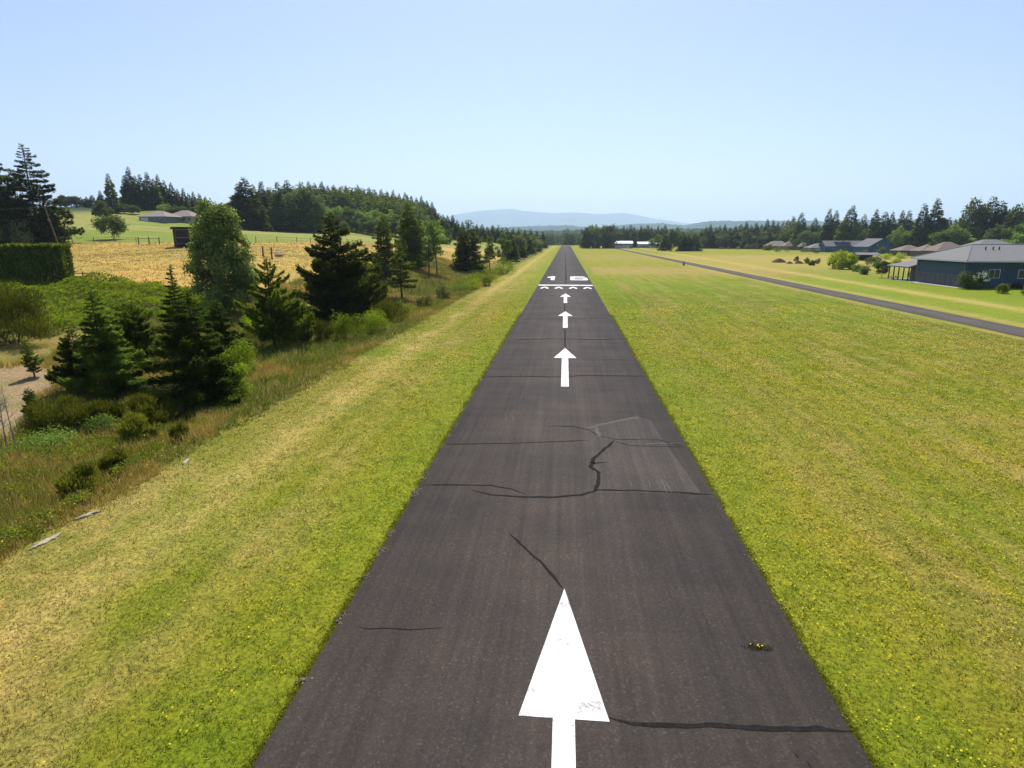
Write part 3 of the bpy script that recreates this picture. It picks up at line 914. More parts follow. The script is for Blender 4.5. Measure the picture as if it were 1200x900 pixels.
near_conifer(550, 312, 257, 40, 'broad dark fir standing alone with its shadow on the dry field', 'fir', 28, 7500, 0.55, d=175, shape=0.6, gap=0.35, base=0.04)
near_conifer(541, 312, 268, 18, 'small dark conifer touching the left of the broad lone fir', 'fir', 29, 2200, 0.5, d=172, shape=0.7)
near_conifer(574, 308, 276, 16, 'small thin reddish pine between the broad lone fir and the pale green tree', 'pine', 30, 1600, 0.5, d=200, shape=0.6, base=0.3)
near_broad(590, 306, 272, 20, 'pale green young tree on a bare trunk near the runway end of the field', 'leaf_light', 31, 1800, 0.5, 24, d=205, clear=0.3)
near_conifer(41, 442, 397, 17, 'tiny leaning conifer alone on the bare soil', 'pine', 32, 1300, 0.16, shape=0.5, base=0.12, gap=0.5, droop=0.0, lift=0.2, lean=-0.08)
near_conifer(40, 496, 454, 20, 'tiny bushy pine at the near edge of the bare soil', 'spruce', 33, 1800, 0.13, shape=0.5, base=0.1, droop=-0.1, lift=0.3)

# bare saplings at the left edge
def sapling(px, by, ty, label, seed, nb=14, spread=0.25):
    p, h, dd = size_from(px, by, ty)
    t = empty('bare_sapling', p, 0, label, 'sapling')
    R = random.Random(seed); b = MB()
    ln = R.uniform(-.06, .06)
    b.path([(0, 0, -.1), (ln * h * .5, 0, h * .5), (ln * h, .05, h)], 0.035, 0.006, 6)
    b.build('trunk', M['bark_grey'], t); b = MB()
    for k in range(nb):
        z = h * R.uniform(0.3, 0.97); a = R.uniform(0, 6.28); l = h * spread * R.uniform(.4, 1) * (1.1 - z / h)
        p0 = (ln * z, 0, z); p1 = (ln * z + l * math.cos(a), l * math.sin(a), z + l * 0.6)
        b.tube(p0, p1, 0.012, 0.004, 4)
        for q in range(3):
            f = R.uniform(.3, .9); c = [p0[i] + (p1[i] - p0[i]) * f for i in range(3)]
            b.tube(c, (c[0] + R.uniform(-.3, .3), c[1] + R.uniform(-.3, .3), c[2] + .25), 0.006, 0.003, 3)
    b.build('branches', M['bark_grey'], t)


sapling(20, 530, 448, 'straight bare sapling at the near edge of the bare soil', 1, 6, .1)
sapling(8, 528, 455, 'bushy leafless sapling at the left picture edge', 2, 40, .5)
sapling(92, 440, 402, 'short leafless sapling beside the tiny leaning conifer', 3, 10, .2)
sapling(540, 345, 318, 'dead grey stick of a tree by the wire fence', 4, 10, .2)

# shrubs of the verge
SH = [  # px, base, top, width, label, material, n, leaf
    (20, 402, 342, 86, 'dark broom thicket at the left edge above the bare soil', 'broom', 7000, 0.13),
    (-4, 390, 322, 40, 'pale green young fir-like bush cut by the left picture edge', 'bramble', 3000, 0.15),
    (72, 500, 468, 60, 'grey green broom bush below the layered young spruce', 'broom', 5000, 0.11),
    (118, 500, 472, 50, 'dark broom bush directly under the layered young spruce', 'broom', 4500, 0.11),
    (180, 496, 462, 56, 'tall broom bush filling the gap between the spruce and the wide fir', 'broom', 6000, 0.11),
    (60, 526, 510, 66, 'low pale bramble trailing along the near edge of the soil', 'leaf_light', 2600, 0.10),
    (118, 508, 488, 46, 'low pale bramble climbing right towards the wide fir', 'leaf_light', 2000, 0.10),
    (160, 516, 486, 34, 'rounded green broom bush in the verge grass', 'broom', 3500, 0.09),
    (100, 582, 545, 44, 'dark olive broom clump in the foreground verge grass', 'broom', 3600, 0.08),
    (136, 560, 525, 34, 'upright broom clump behind the dark olive one', 'broom', 2800, 0.08),
    (212, 518, 492, 20, 'small dark stalky bush near the mown edge', 'broom', 1500, 0.08),
    (178, 518, 500, 16, 'small thistle-like bush left of the stalky one', 'broom', 1000, 0.08),
    (275, 470, 425, 44, 'light green bush leaning on the right side of the wide fir', 'bramble', 3500, 0.12),
    (285, 440, 400, 50, 'leafy bramble bush behind the wide fir', 'bramble', 3500, 0.13),
    (305, 395, 368, 44, 'low bramble at the foot of the broadleaf tree', 'bramble', 2500, 0.15),
    (230, 378, 352, 60, 'bramble bank left of the broadleaf tree', 'bramble', 3500, 0.16),
    (376, 402, 374, 34, 'light green broom bush in front of the big ragged pine', 'broom', 2200, 0.11),
    (410, 400, 366, 50, 'wide yellow green broom bush below the big ragged pine', 'bramble', 3800, 0.12),
    (440, 392, 362, 40, 'domed yellow green bush right of the wide one', 'bramble', 3000, 0.12),
    (456, 378, 348, 40, 'mid green bush under the thin open pine', 'broom', 2500, 0.14),
    (498, 362, 342, 22, 'dark green bush by the wire fence, right of the thin open pine', 'leaf', 1500, 0.14),
    (518, 354, 333, 22, 'dark rounded bush on the verge bank next along the fence', 'leaf', 1500, 0.15),
    (545, 341, 320, 40, 'bright green bramble mound on the verge bank', 'bramble', 2500, 0.18),
    (568, 331, 314, 34, 'yellow green bramble mound further up the bank', 'bramble', 2000, 0.2),
    (592, 321, 305, 34, 'bright bramble mound near the runway trees', 'bramble', 2000, 0.24),
    (470, 372, 352, 26, 'small green bush at the verge edge', 'bramble', 1400, 0.14),
    (570, 336, 324, 12, 'small brown bush beside the mown shoulder', 'broom', 500, 0.15),
    (606, 302, 280, 26, 'light green tall bush at the far verge', 'leaf_light', 1600, 0.35),
]
for k, (px, by, ty, w, lab, mt, n, lf) in enumerate(SH):
    shrub(px, by, ty, w, lab, mt, 100 + k, int(n * 1.2), lf, 26)

# low bramble cover: uncountable
def leaf_carpet(name, poly_px, n, leaf, hmax, mat, label, seed, scale=0.35):
    poly = zone(poly_px); R = np.random.default_rng(seed)
    P = np.array(poly); lo, hi = P.min(0), P.max(0)
    q = R.uniform(lo, hi, (n * 3, 2)); q = q[in_poly(q[:, 0], q[:, 1], poly)][:n]
    hm = np.clip(fbm(q[:, 0] * scale, q[:, 1] * scale, seed, 3) - 0.35, 0, 1) * 2 * hmax
    hz = hm * (0.35 + 0.65 * R.random(len(q)) ** 0.5)
    Pp = np.stack([q[:, 0], q[:, 1], zf(q[:, 0], q[:, 1]) + hz], 1)
    Nn = unit(np.array([0, 0, 0.9]) + R.normal(0, 0.6, (len(q), 3))); D = unit(np.cross(Nn, R.normal(0, 1, (len(q), 3)))); S = np.cross(Nn, D)
    l = leaf * (0.6 + 0.8 * R.random(len(q)))
    V, F = diamonds(Pp, D, S, l, l * 0.36)
    ti = np.clip(fbm(q[:, 0] * .5, q[:, 1] * .5, seed + 9, 3) * 1.1 - 0.02 + 0.3 * R.random(len(q)), 0, 1)
    return tag(link(name, mesh_np(name, V, F, M[mat], attr=ti)), label, 'undergrowth', kind='stuff')


leaf_carpet('bramble_cover', [(-60, 334), (60, 331), (90, 330), (185, 336), (250, 346), (262, 366), (205, 380), (175, 375), (120, 380), (60, 395), (0, 388), (-60, 398)], 52000, 0.26, 1.5, 'bramble',
            'bright green bramble cover between the hedge and the broom', 5)
leaf_carpet('verge_undergrowth', [(60, 505), (130, 480), (200, 465), (270, 455), (330, 410), (420, 385), (480, 350), (590, 306), (560, 306), (470, 335), (380, 360), (290, 372), (200, 390), (110, 440)],
            26000, 0.16, 0.9, 'broom', 'olive undergrowth around the verge trees', 6)

leaf_carpet('verge_weeds', [(0, 530), (60, 512), (150, 500), (260, 472), (340, 430), (430, 392), (520, 350), (545, 345), (440, 392), (310, 458), (205, 525), (105, 592), (0, 655), (-40, 660), (-40, 540)],
            60000, 0.11, 0.9, 'bramble', 'low green weeds tangled through the grass of the near verge', 16, 0.9)
# ------------------------------------------------------------------ tall verge grass, mown grass texture, flowers
def blades(name, q, hgt, wid, cols, k, seed, lean=0.5, label=None, cat='grass'):
    R = np.random.default_rng(seed)
    n = len(q); z = zf(q[:, 0], q[:, 1])
    base = np.repeat(np.stack([q[:, 0], q[:, 1], z - 0.01], 1), k, 0)
    hh = np.repeat(hgt, k) * (0.5 + 0.8 * R.random(n * k)); ww = np.repeat(wid, k)
    base[:, :2] += R.normal(0, 1, (n * k, 2)) * (ww * 2.2)[:, None]
    a = R.random(n * k) * 6.283; ln = R.normal(0, lean, (n * k, 2))
    S = np.stack([np.cos(a), np.sin(a), np.zeros(n * k)], 1)
    tip = base.copy(); tip[:, :2] += ln * hh[:, None]; tip[:, 2] += hh
    V = np.empty((n * k, 3, 3)); V[:, 0] = base - S * (ww * .5)[:, None]; V[:, 1] = base + S * (ww * .5)[:, None]; V[:, 2] = tip
    cc = np.repeat(cols, k, 0) * (0.75 + 0.5 * R.random((n * k, 1)))
    F = np.arange(3 * n * k).reshape(-1, 3)
    return tag(link(name, mesh_np(name, V.reshape(-1, 3), F, M['blades'], colr=cc)), label, cat, kind='stuff')


R = np.random.default_rng(77)
# tall rough grass on the left verge
n = 60000
yy = 8 + (R.random(n) ** 1.9) * 190; xx = -17.6 - (R.random(n) ** 1.1) * (14 + 12 * (yy > 24))
xx = xx + (fbm(yy * .5, yy * 0, 19, 3) - .5) * 1.6 + (fbm(yy * 2.5, yy * 0, 20, 2) - .5) * .7
keep = ~in_poly(xx, yy, Z_DIRT)
q = np.stack([xx, yy], 1)[keep]
nm = fbm(q[:, 0] * .35, q[:, 1] * .35, 77, 4); nb2 = fbm(q[:, 0] * .09, q[:, 1] * .09, 31, 4)
c = np.where((nm > 0.52)[:, None], np.array([[0.38, 0.28, 0.06]]), np.array([[0.23, 0.22, 0.028]]))
c = np.where(((nb2 > 0.5) & (R.random(len(q)) < .8))[:, None], np.array([[0.15, 0.19, 0.025]]), c)
c = np.where((R.random(len(q)) < .12)[:, None], np.array([[0.42, 0.33, 0.14]]), c)
edge = sstep(-17.4, -19.5, q[:, 0]); dist = q[:, 1]
blades('tall_verge_grass', q, (0.12 + 0.45 * edge * (0.5 + nm)), 0.022 + dist * 0.0007, c, 5, 5, 0.35, 'tall dry and green grass on the rough verge left of the mown shoulder')
# dry pasture tufts in the yellow field
P = np.array(Z_FIELD); q = R.uniform(P.min(0), P.max(0), (60000, 2)); q = q[in_poly(q[:, 0], q[:, 1], Z_FIELD)]
q = q[np.hypot(q[:, 0], q[:, 1]) < 240][:26000]
c = np.where(R.random((len(q), 1)) < .25, np.array([[0.30, 0.24, 0.07]]), np.array([[0.40, 0.28, 0.085]]))
blades('dry_pasture_grass', q, np.full(len(q), 0.22), np.full(len(q), 0.14), c, 3, 6, 0.5, 'straw coloured pasture grass of the field behind the verge trees')
# mown grass
n = 260000
yy = 6 + (R.random(n) ** 1.9) * 150
xx = R.uniform(-18.2, 46, n)
keep = (np.abs(xx) > 6.02) & (np.abs((xx + 0.087 * yy)) < yy * 0.95 + 4)
q = np.stack([xx, yy], 1)[keep]
gcc = ground_col(q[:, 0], q[:, 1]); nm = fbm(q[:, 0] * 1.3, q[:, 1] * 1.3, 5, 4)
nf = fbm(q[:, 0] * 5, q[:, 1] * 5, 15, 3)
c = gcc * np.clip(0.62 + 0.62 * nm + (nf - .5) * 1.3, .3, 1.6)[:, None]
thin = 1 - sstep(40, 150, q[:, 1])
c = np.where((R.random(len(q)) < .09 * thin)[:, None], np.array([[0.36, 0.31, 0.12]]), c)
c = np.where((R.random(len(q)) < .12 * thin)[:, None], np.array([[0.10, 0.17, 0.02]]), c)
blades('mown_grass', q, (0.03 + 0.09 * nf * nm * 2) * (0.25 + 0.75 * thin), 0.016 + q[:, 1] * 0.0008, c, 3, 7, 0.8, 'short mown grass on both sides of the runway')


# grass creeping over the asphalt edge, and loose crumbs of asphalt
n = 26000
yy = 6 + R.random(n) ** 1.6 * 75; sgn = np.where(R.random(n) < .5, -1, 1)
clump = fbm(yy * 1.4, sgn * 5.0, 61, 4)
xx = sgn * (6.12 - np.abs(R.normal(0, .10, n)) - np.clip(clump - .5, 0, 1) * .9 * R.random(n))
q = np.stack([xx, yy], 1)
blades('edge_grass', q, np.full(n, .07), 0.02 + yy * .0006, ground_col(q[:, 0], q[:, 1]) * (0.7 + .6 * R.random((n, 1))), 2, 71, .8, 'grass creeping over the edges of the runway')
n = 5000
yy = 7 + R.random(n) ** 1.6 * 60; sgn = np.where(R.random(n) < .75, -1, 1); cl = fbm(yy * 1.1, sgn * 9.0, 67, 3)
k_ = cl > .56; yy = yy[k_]; sgn = sgn[k_]; n = len(yy)
xx = sgn * (6.0 + R.normal(0, .07, n)); P = np.stack([xx, yy, np.full(n, .03)], 1); D = unit(R.normal(0, 1, (n, 3)) * np.array([1, 1, .3])); S = unit(np.cross(D, np.array([[0, 0, 1.0]]) + R.normal(0, .3, (n, 3)))); l = .03 + .05 * R.random(n)
V, F = diamonds(P, D, S, l, l * .45)
tag(link('loose_gravel', mesh_np('loose_gravel', V, F, M['blades'], colr=np.tile([[.26, .22, .17]], (n, 1)) * (.6 + .6 * R.random((n, 1))))), 'crumbled pale gravel along the runway edges', 'gravel', kind='stuff')


def flowers(name, q, z, size, label, seed, colr=(0.80, 0.66, 0.02)):
    R = np.random.default_rng(seed); n = len(q)
    P = np.stack([q[:, 0], q[:, 1], zf(q[:, 0], q[:, 1]) + z], 1)
    Nn = unit(np.array([0, 0, 1.0]) + R.normal(0, 0.35, (n, 3))); a = unit(np.cross(Nn, R.normal(0, 1, (n, 3)))); b = np.cross(Nn, a)
    ang = np.arange(6) * math.pi / 3
    V = P[:, None] + (a[:, None] * np.cos(ang)[None, :, None] + b[:, None] * np.sin(ang)[None, :, None]) * size[:, None, None]
    c = np.tile(np.array([colr]), (n, 1)) * (0.8 + 0.3 * R.random((n, 1)))
    return tag(link(name, mesh_np(name, V.reshape(-1, 3), np.arange(6 * n).reshape(n, 6), M['blades'], colr=c)), label, 'flowers', kind='stuff')


n = 52000
yy = 6 + (R.random(n) ** 1.6) * 90; xx = R.uniform(-16, 44, n)
dens = fbm(xx * .5, yy * .5, 201, 4) * 0.6 + fbm(xx * .11, yy * .11, 203, 3) * 0.7
keep = (np.abs(xx) > 6.1) & (dens + R.random(n) * .25 > np.where(xx > 0, 0.77, 0.86)) & (np.abs(xx + .087 * yy) < yy * 0.95 + 4)
q = np.stack([xx, yy], 1)[keep]
flowers('lawn_flowers', q, 0.05 + 0.03 * R.random(len(q)), 0.015 + 0.010 * R.random(len(q)) + q[:, 1] * 0.00035, 'small yellow flowers scattered through the mown grass', 8)
n = 2600
yy = 9 + R.random(n) ** 1.4 * 50; xx = -18 - R.random(n) * 12
q = np.stack([xx, yy], 1)
flowers('verge_flowers', q, 0.35 + 0.25 * R.random(n), 0.018 + 0.012 * R.random(n), 'small yellow flowers among the tall verge grass', 9)

# weeds on the runway: a yellowish tuft near its right edge
p = at(888, 759, 0.02)
t = empty('weed_tuft', p, 0, 'yellowish weed growing from the runway asphalt near the right edge', 'weed')
Rw = random.Random(4); b = MB()
for k in range(150):
    a = Rw.uniform(0, 6.28); r = Rw.random() * .33; c = Vector((r * math.cos(a) * 1.2, r * math.sin(a) * .35, 0)); tip = c + Vector((Rw.uniform(-.06, .06), Rw.uniform(-.06, .06), Rw.uniform(.03, .1)))
    b.poly([c - Vector((.012, 0, 0)), c + Vector((.012, 0, 0)), tip])
b.build('leaves', simple_mat('weed_leaves', (0.16, 0.15, 0.03), 0.8, 0.5, 20), t)
b = MB()
for k in range(7):
    a = Rw.uniform(0, 6.28); r = Rw.random() * .26; c = Vector((r * math.cos(a), r * math.sin(a) * .35, Rw.uniform(.05, .1)))
    b.poly([c + Vector((.015 * math.cos(i * 1.05), .015 * math.sin(i * 1.05), 0)) for i in range(6)])
b.build('blossoms', M['petal'], t)

# pale stones and debris on the verge edge
def rock(pxs, label, name='pale_rock', hgt=0.06, mat='stone', seed=0):
    pts = [hit(*q) for q in pxs]; c = np.mean(pts, 0); R = np.random.default_rng(seed)
    P = np.array(pts)[:, :2] - c[:2]; n = 40
    ang = np.linspace(0, 2 * math.pi, n, endpoint=False)
    cov = np.cov(P.T) + np.eye(2) * 0.01; ev, evec = np.linalg.eigh(cov)
    L = max(np.linalg.norm(P @ evec[:, 1:], axis=1)) * 1.05; W = max(L * 0.22, 0.09)
    V = []; 
    for s, zz in ((1.0, -0.05), (0.97, hgt * .5), (0.7, hgt), (0.25, hgt * 1.08)):
        rr = s * (1 + 1.5 * (fbm(np.cos(ang) * 4 + seed, np.sin(ang) * 4 + zz * 9, seed, 4) - .5))
        e = np.outer(np.cos(ang) * L * rr, evec[:, 1]) + np.outer(np.sin(ang) * W * rr, evec[:, 0])
        V += [(x, y, zz) for x, y in e]
    F = [(k * n + i, k * n + (i + 1) % n, (k + 1) * n + (i + 1) % n, (k + 1) * n + i) for k in range(3) for i in range(n)]
    me = bpy.data.meshes.new(name); me.from_pydata(V, [], F + [tuple(3 * n + i for i in range(n))]); me.materials.append(M[mat]); me.update()
    tag(link(name, me, None, c + np.array([0, 0, 0.02])), label, 'rock')


rock([(92, 608), (100, 606), (115, 600)], 'pale flat rock at the edge of the mown shoulder, larger and brighter', seed=1)
rock([(38, 643), (50, 636), (68, 628)], 'long low pale rock nearest the camera at the verge edge', seed=2, hgt=0.045)
rock([(214, 545), (222, 538)], 'small pale rock farthest along the verge edge', seed=3, hgt=0.045)

# ------------------------------------------------------------------ left field: hedge, fences, barn, pole, farmhouse, big trees
def hedge():
    a = hit(-30, 332); b_ = hit(82, 330); pz = min(a[2], b_[2])
    _, h, dd = size_from(60, 331, 287)
    L = np.linalg.norm(b_[:2] - a[:2]); ang = math.atan2(b_[1] - a[1], b_[0] - a[0])
    t = empty('clipped_hedge', ((a[0] + b_[0]) / 2, (a[1] + b_[1]) / 2, pz), ang, 'tall dark clipped cedar hedge at the left edge of the dry field', 'hedge')
    R = np.random.default_rng(3); n = 42000
    W = 1.3
    x = R.uniform(-L / 2, L / 2, n); z = R.random(n) ** 0.8; rnd = R.random(n)
    col_ = (np.floor((x + L) / 0.9)); ph = ((x + L) / 0.9 - col_) * 2 - 1
    hh = h * (0.96 + 0.06 * _hash(col_, col_ * 0, 3)) - 0.30 * ph ** 2
    bul = 0.35 * (1 - ph ** 2)
    y = np.sign(R.random(n) - .5) * (W + bul) * np.clip(1 - (z ** 6) * 0.6, 0, 1) * (0.85 + 0.15 * rnd)
    top = R.random(n) < 0.18
    y = np.where(top, R.uniform(-W, W, n), y); z = np.where(top, 0.97 + 0.03 * R.random(n), z)
    endc = R.random(n) < 0.08
    x = np.where(endc, np.where(R.random(n) < .5, -L / 2, L / 2) + R.normal(0, .1, n), x); y = np.where(endc, R.uniform(-W, W, n), y)
    P = np.stack([x, y, z * hh], 1)
    D = unit(np.stack([R.normal(0, .35, n), R.normal(0, .35, n) + np.sign(y) * .3, np.ones(n)], 1)); S = unit(np.cross(D, R.normal(0, 1, (n, 3))))
    l = 0.3 * (0.6 + 0.8 * R.random(n)); V, F = diamonds(P, D, S, l, l * 0.25)
    link('foliage', mesh_np('foliage', V, F, M['fir'], attr=R.random(n)), t)
    b = MB()
    k = -L / 2 + .5
    while k < L / 2: b.tube((k, 0, -.3), (k, 0, h * .8), .07, .03, 5); k += 0.9
    b.build('stem', M['bark'], t)


hedge()


def post_fence(name, pts, label, hpost=1.3, spacing=3.0, rails=(1.1, 0.6), r=0.06, rail_r=0.035, cat='fence', mat='wood', end=None, group=None):
    """pts: world points along the line"""
    P = [np.array(p[:2]) for p in pts]
    o = empty(name, (P[0][0], P[0][1], z1(*P[0])), 0, label, cat, group)
    org = Vector(o.location); last = None
    for i in range(len(P) - 1):
        L = np.linalg.norm(P[i + 1] - P[i]); n = max(1, round(L / spacing))
        for k in range(n + (1 if i == len(P) - 2 else 0)):
            q = P[i] + (P[i + 1] - P[i]) * k / n; z = z1(*q)
            b = MB(); b.tube((0, 0, -.3), (random.uniform(-.04, .04), 0, hpost * random.uniform(.92, 1.08)), r, r * .85, 6)
            b.build('post', M[mat], o, (q[0] - org.x, q[1] - org.y, z - org.z))
            if last is not None and rails:
                b = MB()
                for hr in rails: b.tube((last[0] - org.x, last[1] - org.y, last[2] - org.z + hr), (q[0] - org.x, q[1] - org.y, z - org.z + hr), rail_r, rail_r, 4)
                b.build('rail', M[mat if rail_r > .02 else 'wire'], o)
            last = (q[0], q[1], z)
    return o


random.seed(5)
post_fence('rail_fence', [hit(84, 329), hit(112, 329)], 'low dark wooden rail fence at the end of the clipped hedge', 1.25, 2.4, (1.1, .65), .09, .06)
post_fence('paddock_fence', [hit(163, 286.5), hit(187, 286.5)], 'short weathered rail fence left of the dark shed', 1.9, 2.6, (1.5,), .14, .05)
post_fence('wire_fence', [hit(440, 373), hit(472, 352), hit(508, 337), hit(545, 325), hit(590, 309)], 'wire fence with thin posts between the verge and the dry field', 1.5, 6.0, (1.35, .9, .45), .05, .012)
post_fence('wire_fence', [hit(300, 284.5), hit(348, 284.5), hit(420, 286)], 'distant wire fence between the dry field and the green meadow', 1.6, 6.0, (1.35, .7), .09, .02)
post_fence('wire_fence', [hit(85, 284.5), hit(160, 284.5)], 'distant wire fence beside the round dark tree', 1.5, 6.0, (1.2, .7), .08, .02)
# lone posts and feeder in the dry field
for px, by, ty, lab in ((308.5, 301, 289, 'short dark wooden post left of the metal feeder'), (318.8, 304, 290, 'tall dark wooden post beside the metal feeder'), (217, 325, 305, 'thin leaning stake in the field left of the broadleaf tree')):
    p, h, dd = size_from(px, by, ty); t = MB(); r = .17 if px > 300 else .05
    t.tube((0, 0, -.3), (.05, 0, h), r, r * .8, 7)
    tag(t.build('wooden_post', M['wood'], None, p), lab, 'post')
p, h, dd = size_from(326, 301, 296)
t = empty('livestock_feeder', p, 0.1, 'grey metal rail feeder standing in the dry field', 'feeder')
W = 9 * dd / FPX / 2
b = MB()
for z in (.15, h * .5, h): b.tube((-W, 0, z), (W, 0, z), .04, .04, 5); b.tube((-W, 1, z), (W, 1, z), .04, .04, 5); b.tube((-W, 0, z), (-W, 1, z), .04, .04, 5); b.tube((W, 0, z), (W, 1, z), .04, .04, 5)
for k in range(7): b.tube((-W + k * W / 3, 0, 0), (-W + k * W / 3, 0, h), .03, .03, 5)
b.build('rail', M['wall_grey'], t)
b = MB(); b.box(-W + .05, W - .05, .1, .9, .1, h * .4); b.build('trough', M['wall_grey'], t)

# dark shed
def shed():
    pl = hit(206, 290.5); pr = hit(243, 290.5)
    d = depth_of(pl); W = np.linalg.norm(pr[:2] - pl[:2]); H = (290.5 - 268.0) * d / FPX; Dp = 5.0
    rz = math.atan2(pr[1] - pl[1], pr[0] - pl[0])
    t = empty('field_shed', ((pl[0] + pr[0]) / 2, (pl[1] + pr[1]) / 2, min(pl[2], pr[2])), rz, 'dark board shed with a mossy flat roof on the dry field behind the broadleaf tree', 'shed')
    w = W / 2
    b = MB()
    k = -w
    b.box(-w, -w + .12, 0.12, Dp, -.6, H); b.box(w - .12, w, 0.12, Dp, -.6, H * .97); b.box(-w, w, Dp, Dp + .12, -.6, H * .92)
    x = -w
    while x < w - .3: b.box(x, x + .26, 0, .08, -.6, H * (0.99)); x += .29
    b.build('wall', M['wood_dark'], t)
    b = MB()
    for v in ((-w - .5, w + .5, -.7, Dp + .6),):
        x0, x1, y0, y1_ = v; z0, z1_ = H + .12, H - .12
        b.poly([(x0, y0, z0), (x1, y0, z0), (x1, y1_, z1_), (x0, y1_, z1_)]); b.poly([(x0, y1_, z1_ + .22), (x1, y1_, z1_ + .22), (x1, y0, z0 + .22), (x0, y0, z0 + .22)][::-1])
        b.poly([(x0, y0, z0), (x0, y0, z0 + .22), (x1, y0, z0 + .22), (x1, y0, z0)][::-1]); b.poly([(x0, y0, z0), (x0, y1_, z1_), (x0, y1_, z1_ + .22), (x0, y0, z0 + .22)][::-1]); b.poly([(x1, y0, z0), (x1, y0, z0 + .22), (x1, y1_, z1_ + .22), (x1, y1_, z1_)][::-1])
    b.build('roof', simple_mat('mossy_roofing', (0.06, 0.075, 0.03), .95, .4, 3), t)
    for k in range(3):
        b = MB(); xx = -w + .25 + k * (2 * w - .5) / 2; b.box(xx - .08, xx + .08, -.1, -.005, -.6, H * .98); b.build('post', M['wood'], t)
    b = MB(); b.box(-w + .1, w - .1, -.055, -.012, H * .5, H * .56); b.box(-w + .1, w - .1, -.055, -.012, H * .2, H * .26); b.build('rail', M['wood'], t)


shed()

# utility pole with wires
p, h, dd = size_from(67, 0, 241, d=138)
t = empty('utility_pole', p, 0.0, 'leaning wooden utility pole between the big conifers and the round tree', 'utility pole')
b = MB(); b.tube((0.8, 0, -.4), (-1.3, 0, h), .17, .11, 8); b.build('post', M['wood'], t)
b = MB(); b.tube((-2.0, 0, h - .4), (-.5, 0, h - .3), .06, .06, 5); b.build('crossarm', M['wood'], t)
b = MB()
prev = None
for k in range(15):
    f = k / 14; q = (-1.3 - 42 * f, -25 * f, h - .3 - 7 * f * (1 - f) * .6 - 1.0 * f)
    if prev: b.tube(prev, q, .03, .03, 4)
    prev = q
b.build('wire', M['wire'], t)

near_conifer(4, 284, 178, 66, 'huge dense dark conifer cut by the left picture edge', 'fir', 41, 13000, 0.75, d=148, shape=0.6, gap=0.3, droop=0.3, nb=110, base=0.03)
near_conifer(47, 284, 169, 62, 'tall conifer with separate drooping tiers against the sky on the far left', 'fir', 42, 10000, 0.62, d=150, shape=0.72, gap=0.34, droop=0.25, lift=0.18, nb=84, base=0.02, fat=0.3)
near_conifer(28, 284, 225, 40, 'lower dark conifer between the two tallest far left conifers', 'fir', 43, 6000, 0.6, d=156, shape=0.6)
near_conifer(62, 284, 246, 34, 'squat dark conifer at the right foot of the tiered conifer', 'fir', 44, 4000, 0.6, d=153, shape=0.4)
shrub(20, 287, 262, 50, 'dark bushes under the far left conifers', 'leaf', 45, 4500, 0.4, d=146, name='bush', cat='bush')
shrub(-15, 287, 258, 40, 'leafy bushes under the huge left edge conifer', 'leaf_light', 46, 3000, 0.4, d=144, name='bush', cat='bush')
near_broad(133, 281, 250, 31, 'small dark round tree on a short trunk at the foot of the green hill', 'leaf', 47, 4200, 0.42, 36, d=165, clear=0.18, crad=0.34)
near_broad(124, 262, 233, 22, 'dark rounded tree on the green hill above the small round one', 'leaf', 48, 2400, 0.7, 24, d=260, clear=0.1)


# ------------------------------------------------------------------ houses
def roof_mesh(b, w, d, H, rise, ov, kind, ridge_axis='x', th=0.18):
    """roof over a w x d box centred on x, from y=0 to d; eaves at height H"""
    x0, x1, y0, y1_ = -w / 2 - ov, w / 2 + ov, -ov, d + ov
    zr = H + rise; ym = d / 2
    if kind == 'hip':
        k = min((y1_ - y0) / 2, (x1 - x0) / 2 - 0.01)
        if (x1 - x0) >= (y1_ - y0):
            ra, rb = (x0 + k, ym, zr), (x1 - k, ym, zr)
            tops = [[(x0, y0, H), (x1, y0, H), rb, ra], [(x1, y0, H), (x1, y1_, H), rb], [(x1, y1_, H), (x0, y1_, H), ra, rb], [(x0, y1_, H), (x0, y0, H), ra]]
        else:
            k = (x1 - x0) / 2; ra, rb = (0, y0 + k, zr), (0, y1_ - k, zr)
            tops = [[(x0, y0, H), (x1, y0, H), ra], [(x1, y0, H), (x1, y1_, H), rb, ra], [(x1, y1_, H), (x0, y1_, H), rb], [(x0, y1_, H), (x0, y0, H), ra, rb]]
    elif ridge_axis == 'x':
        ra, rb = (x0, ym, zr), (x1, ym, zr)
        tops = [[(x0, y0, H), (x1, y0, H), rb, ra], [(x1, y1_, H), (x0, y1_, H), ra, rb]]
    else:
        ra, rb = (0, y0, zr), (0, y1_, zr)
        tops = [[(x1, y0, H), (x1, y1_, H), rb, ra], [(x0, y1_, H), (x0, y0, H), ra, rb]]
    for tpl in tops:
        b.poly([(x, y, z + th) for x, y, z in tpl])
        b.poly([(x, y, z) for x, y, z in tpl][::-1])
        n = len(tpl)
        for i in range(n):
            p, q = tpl[i], tpl[(i + 1) % n]
            if p[2] == H and q[2] == H or kind == 'gable':
                b.poly([p, q, (q[0], q[1], q[2] + th), (p[0], p[1], p[2] + th)])


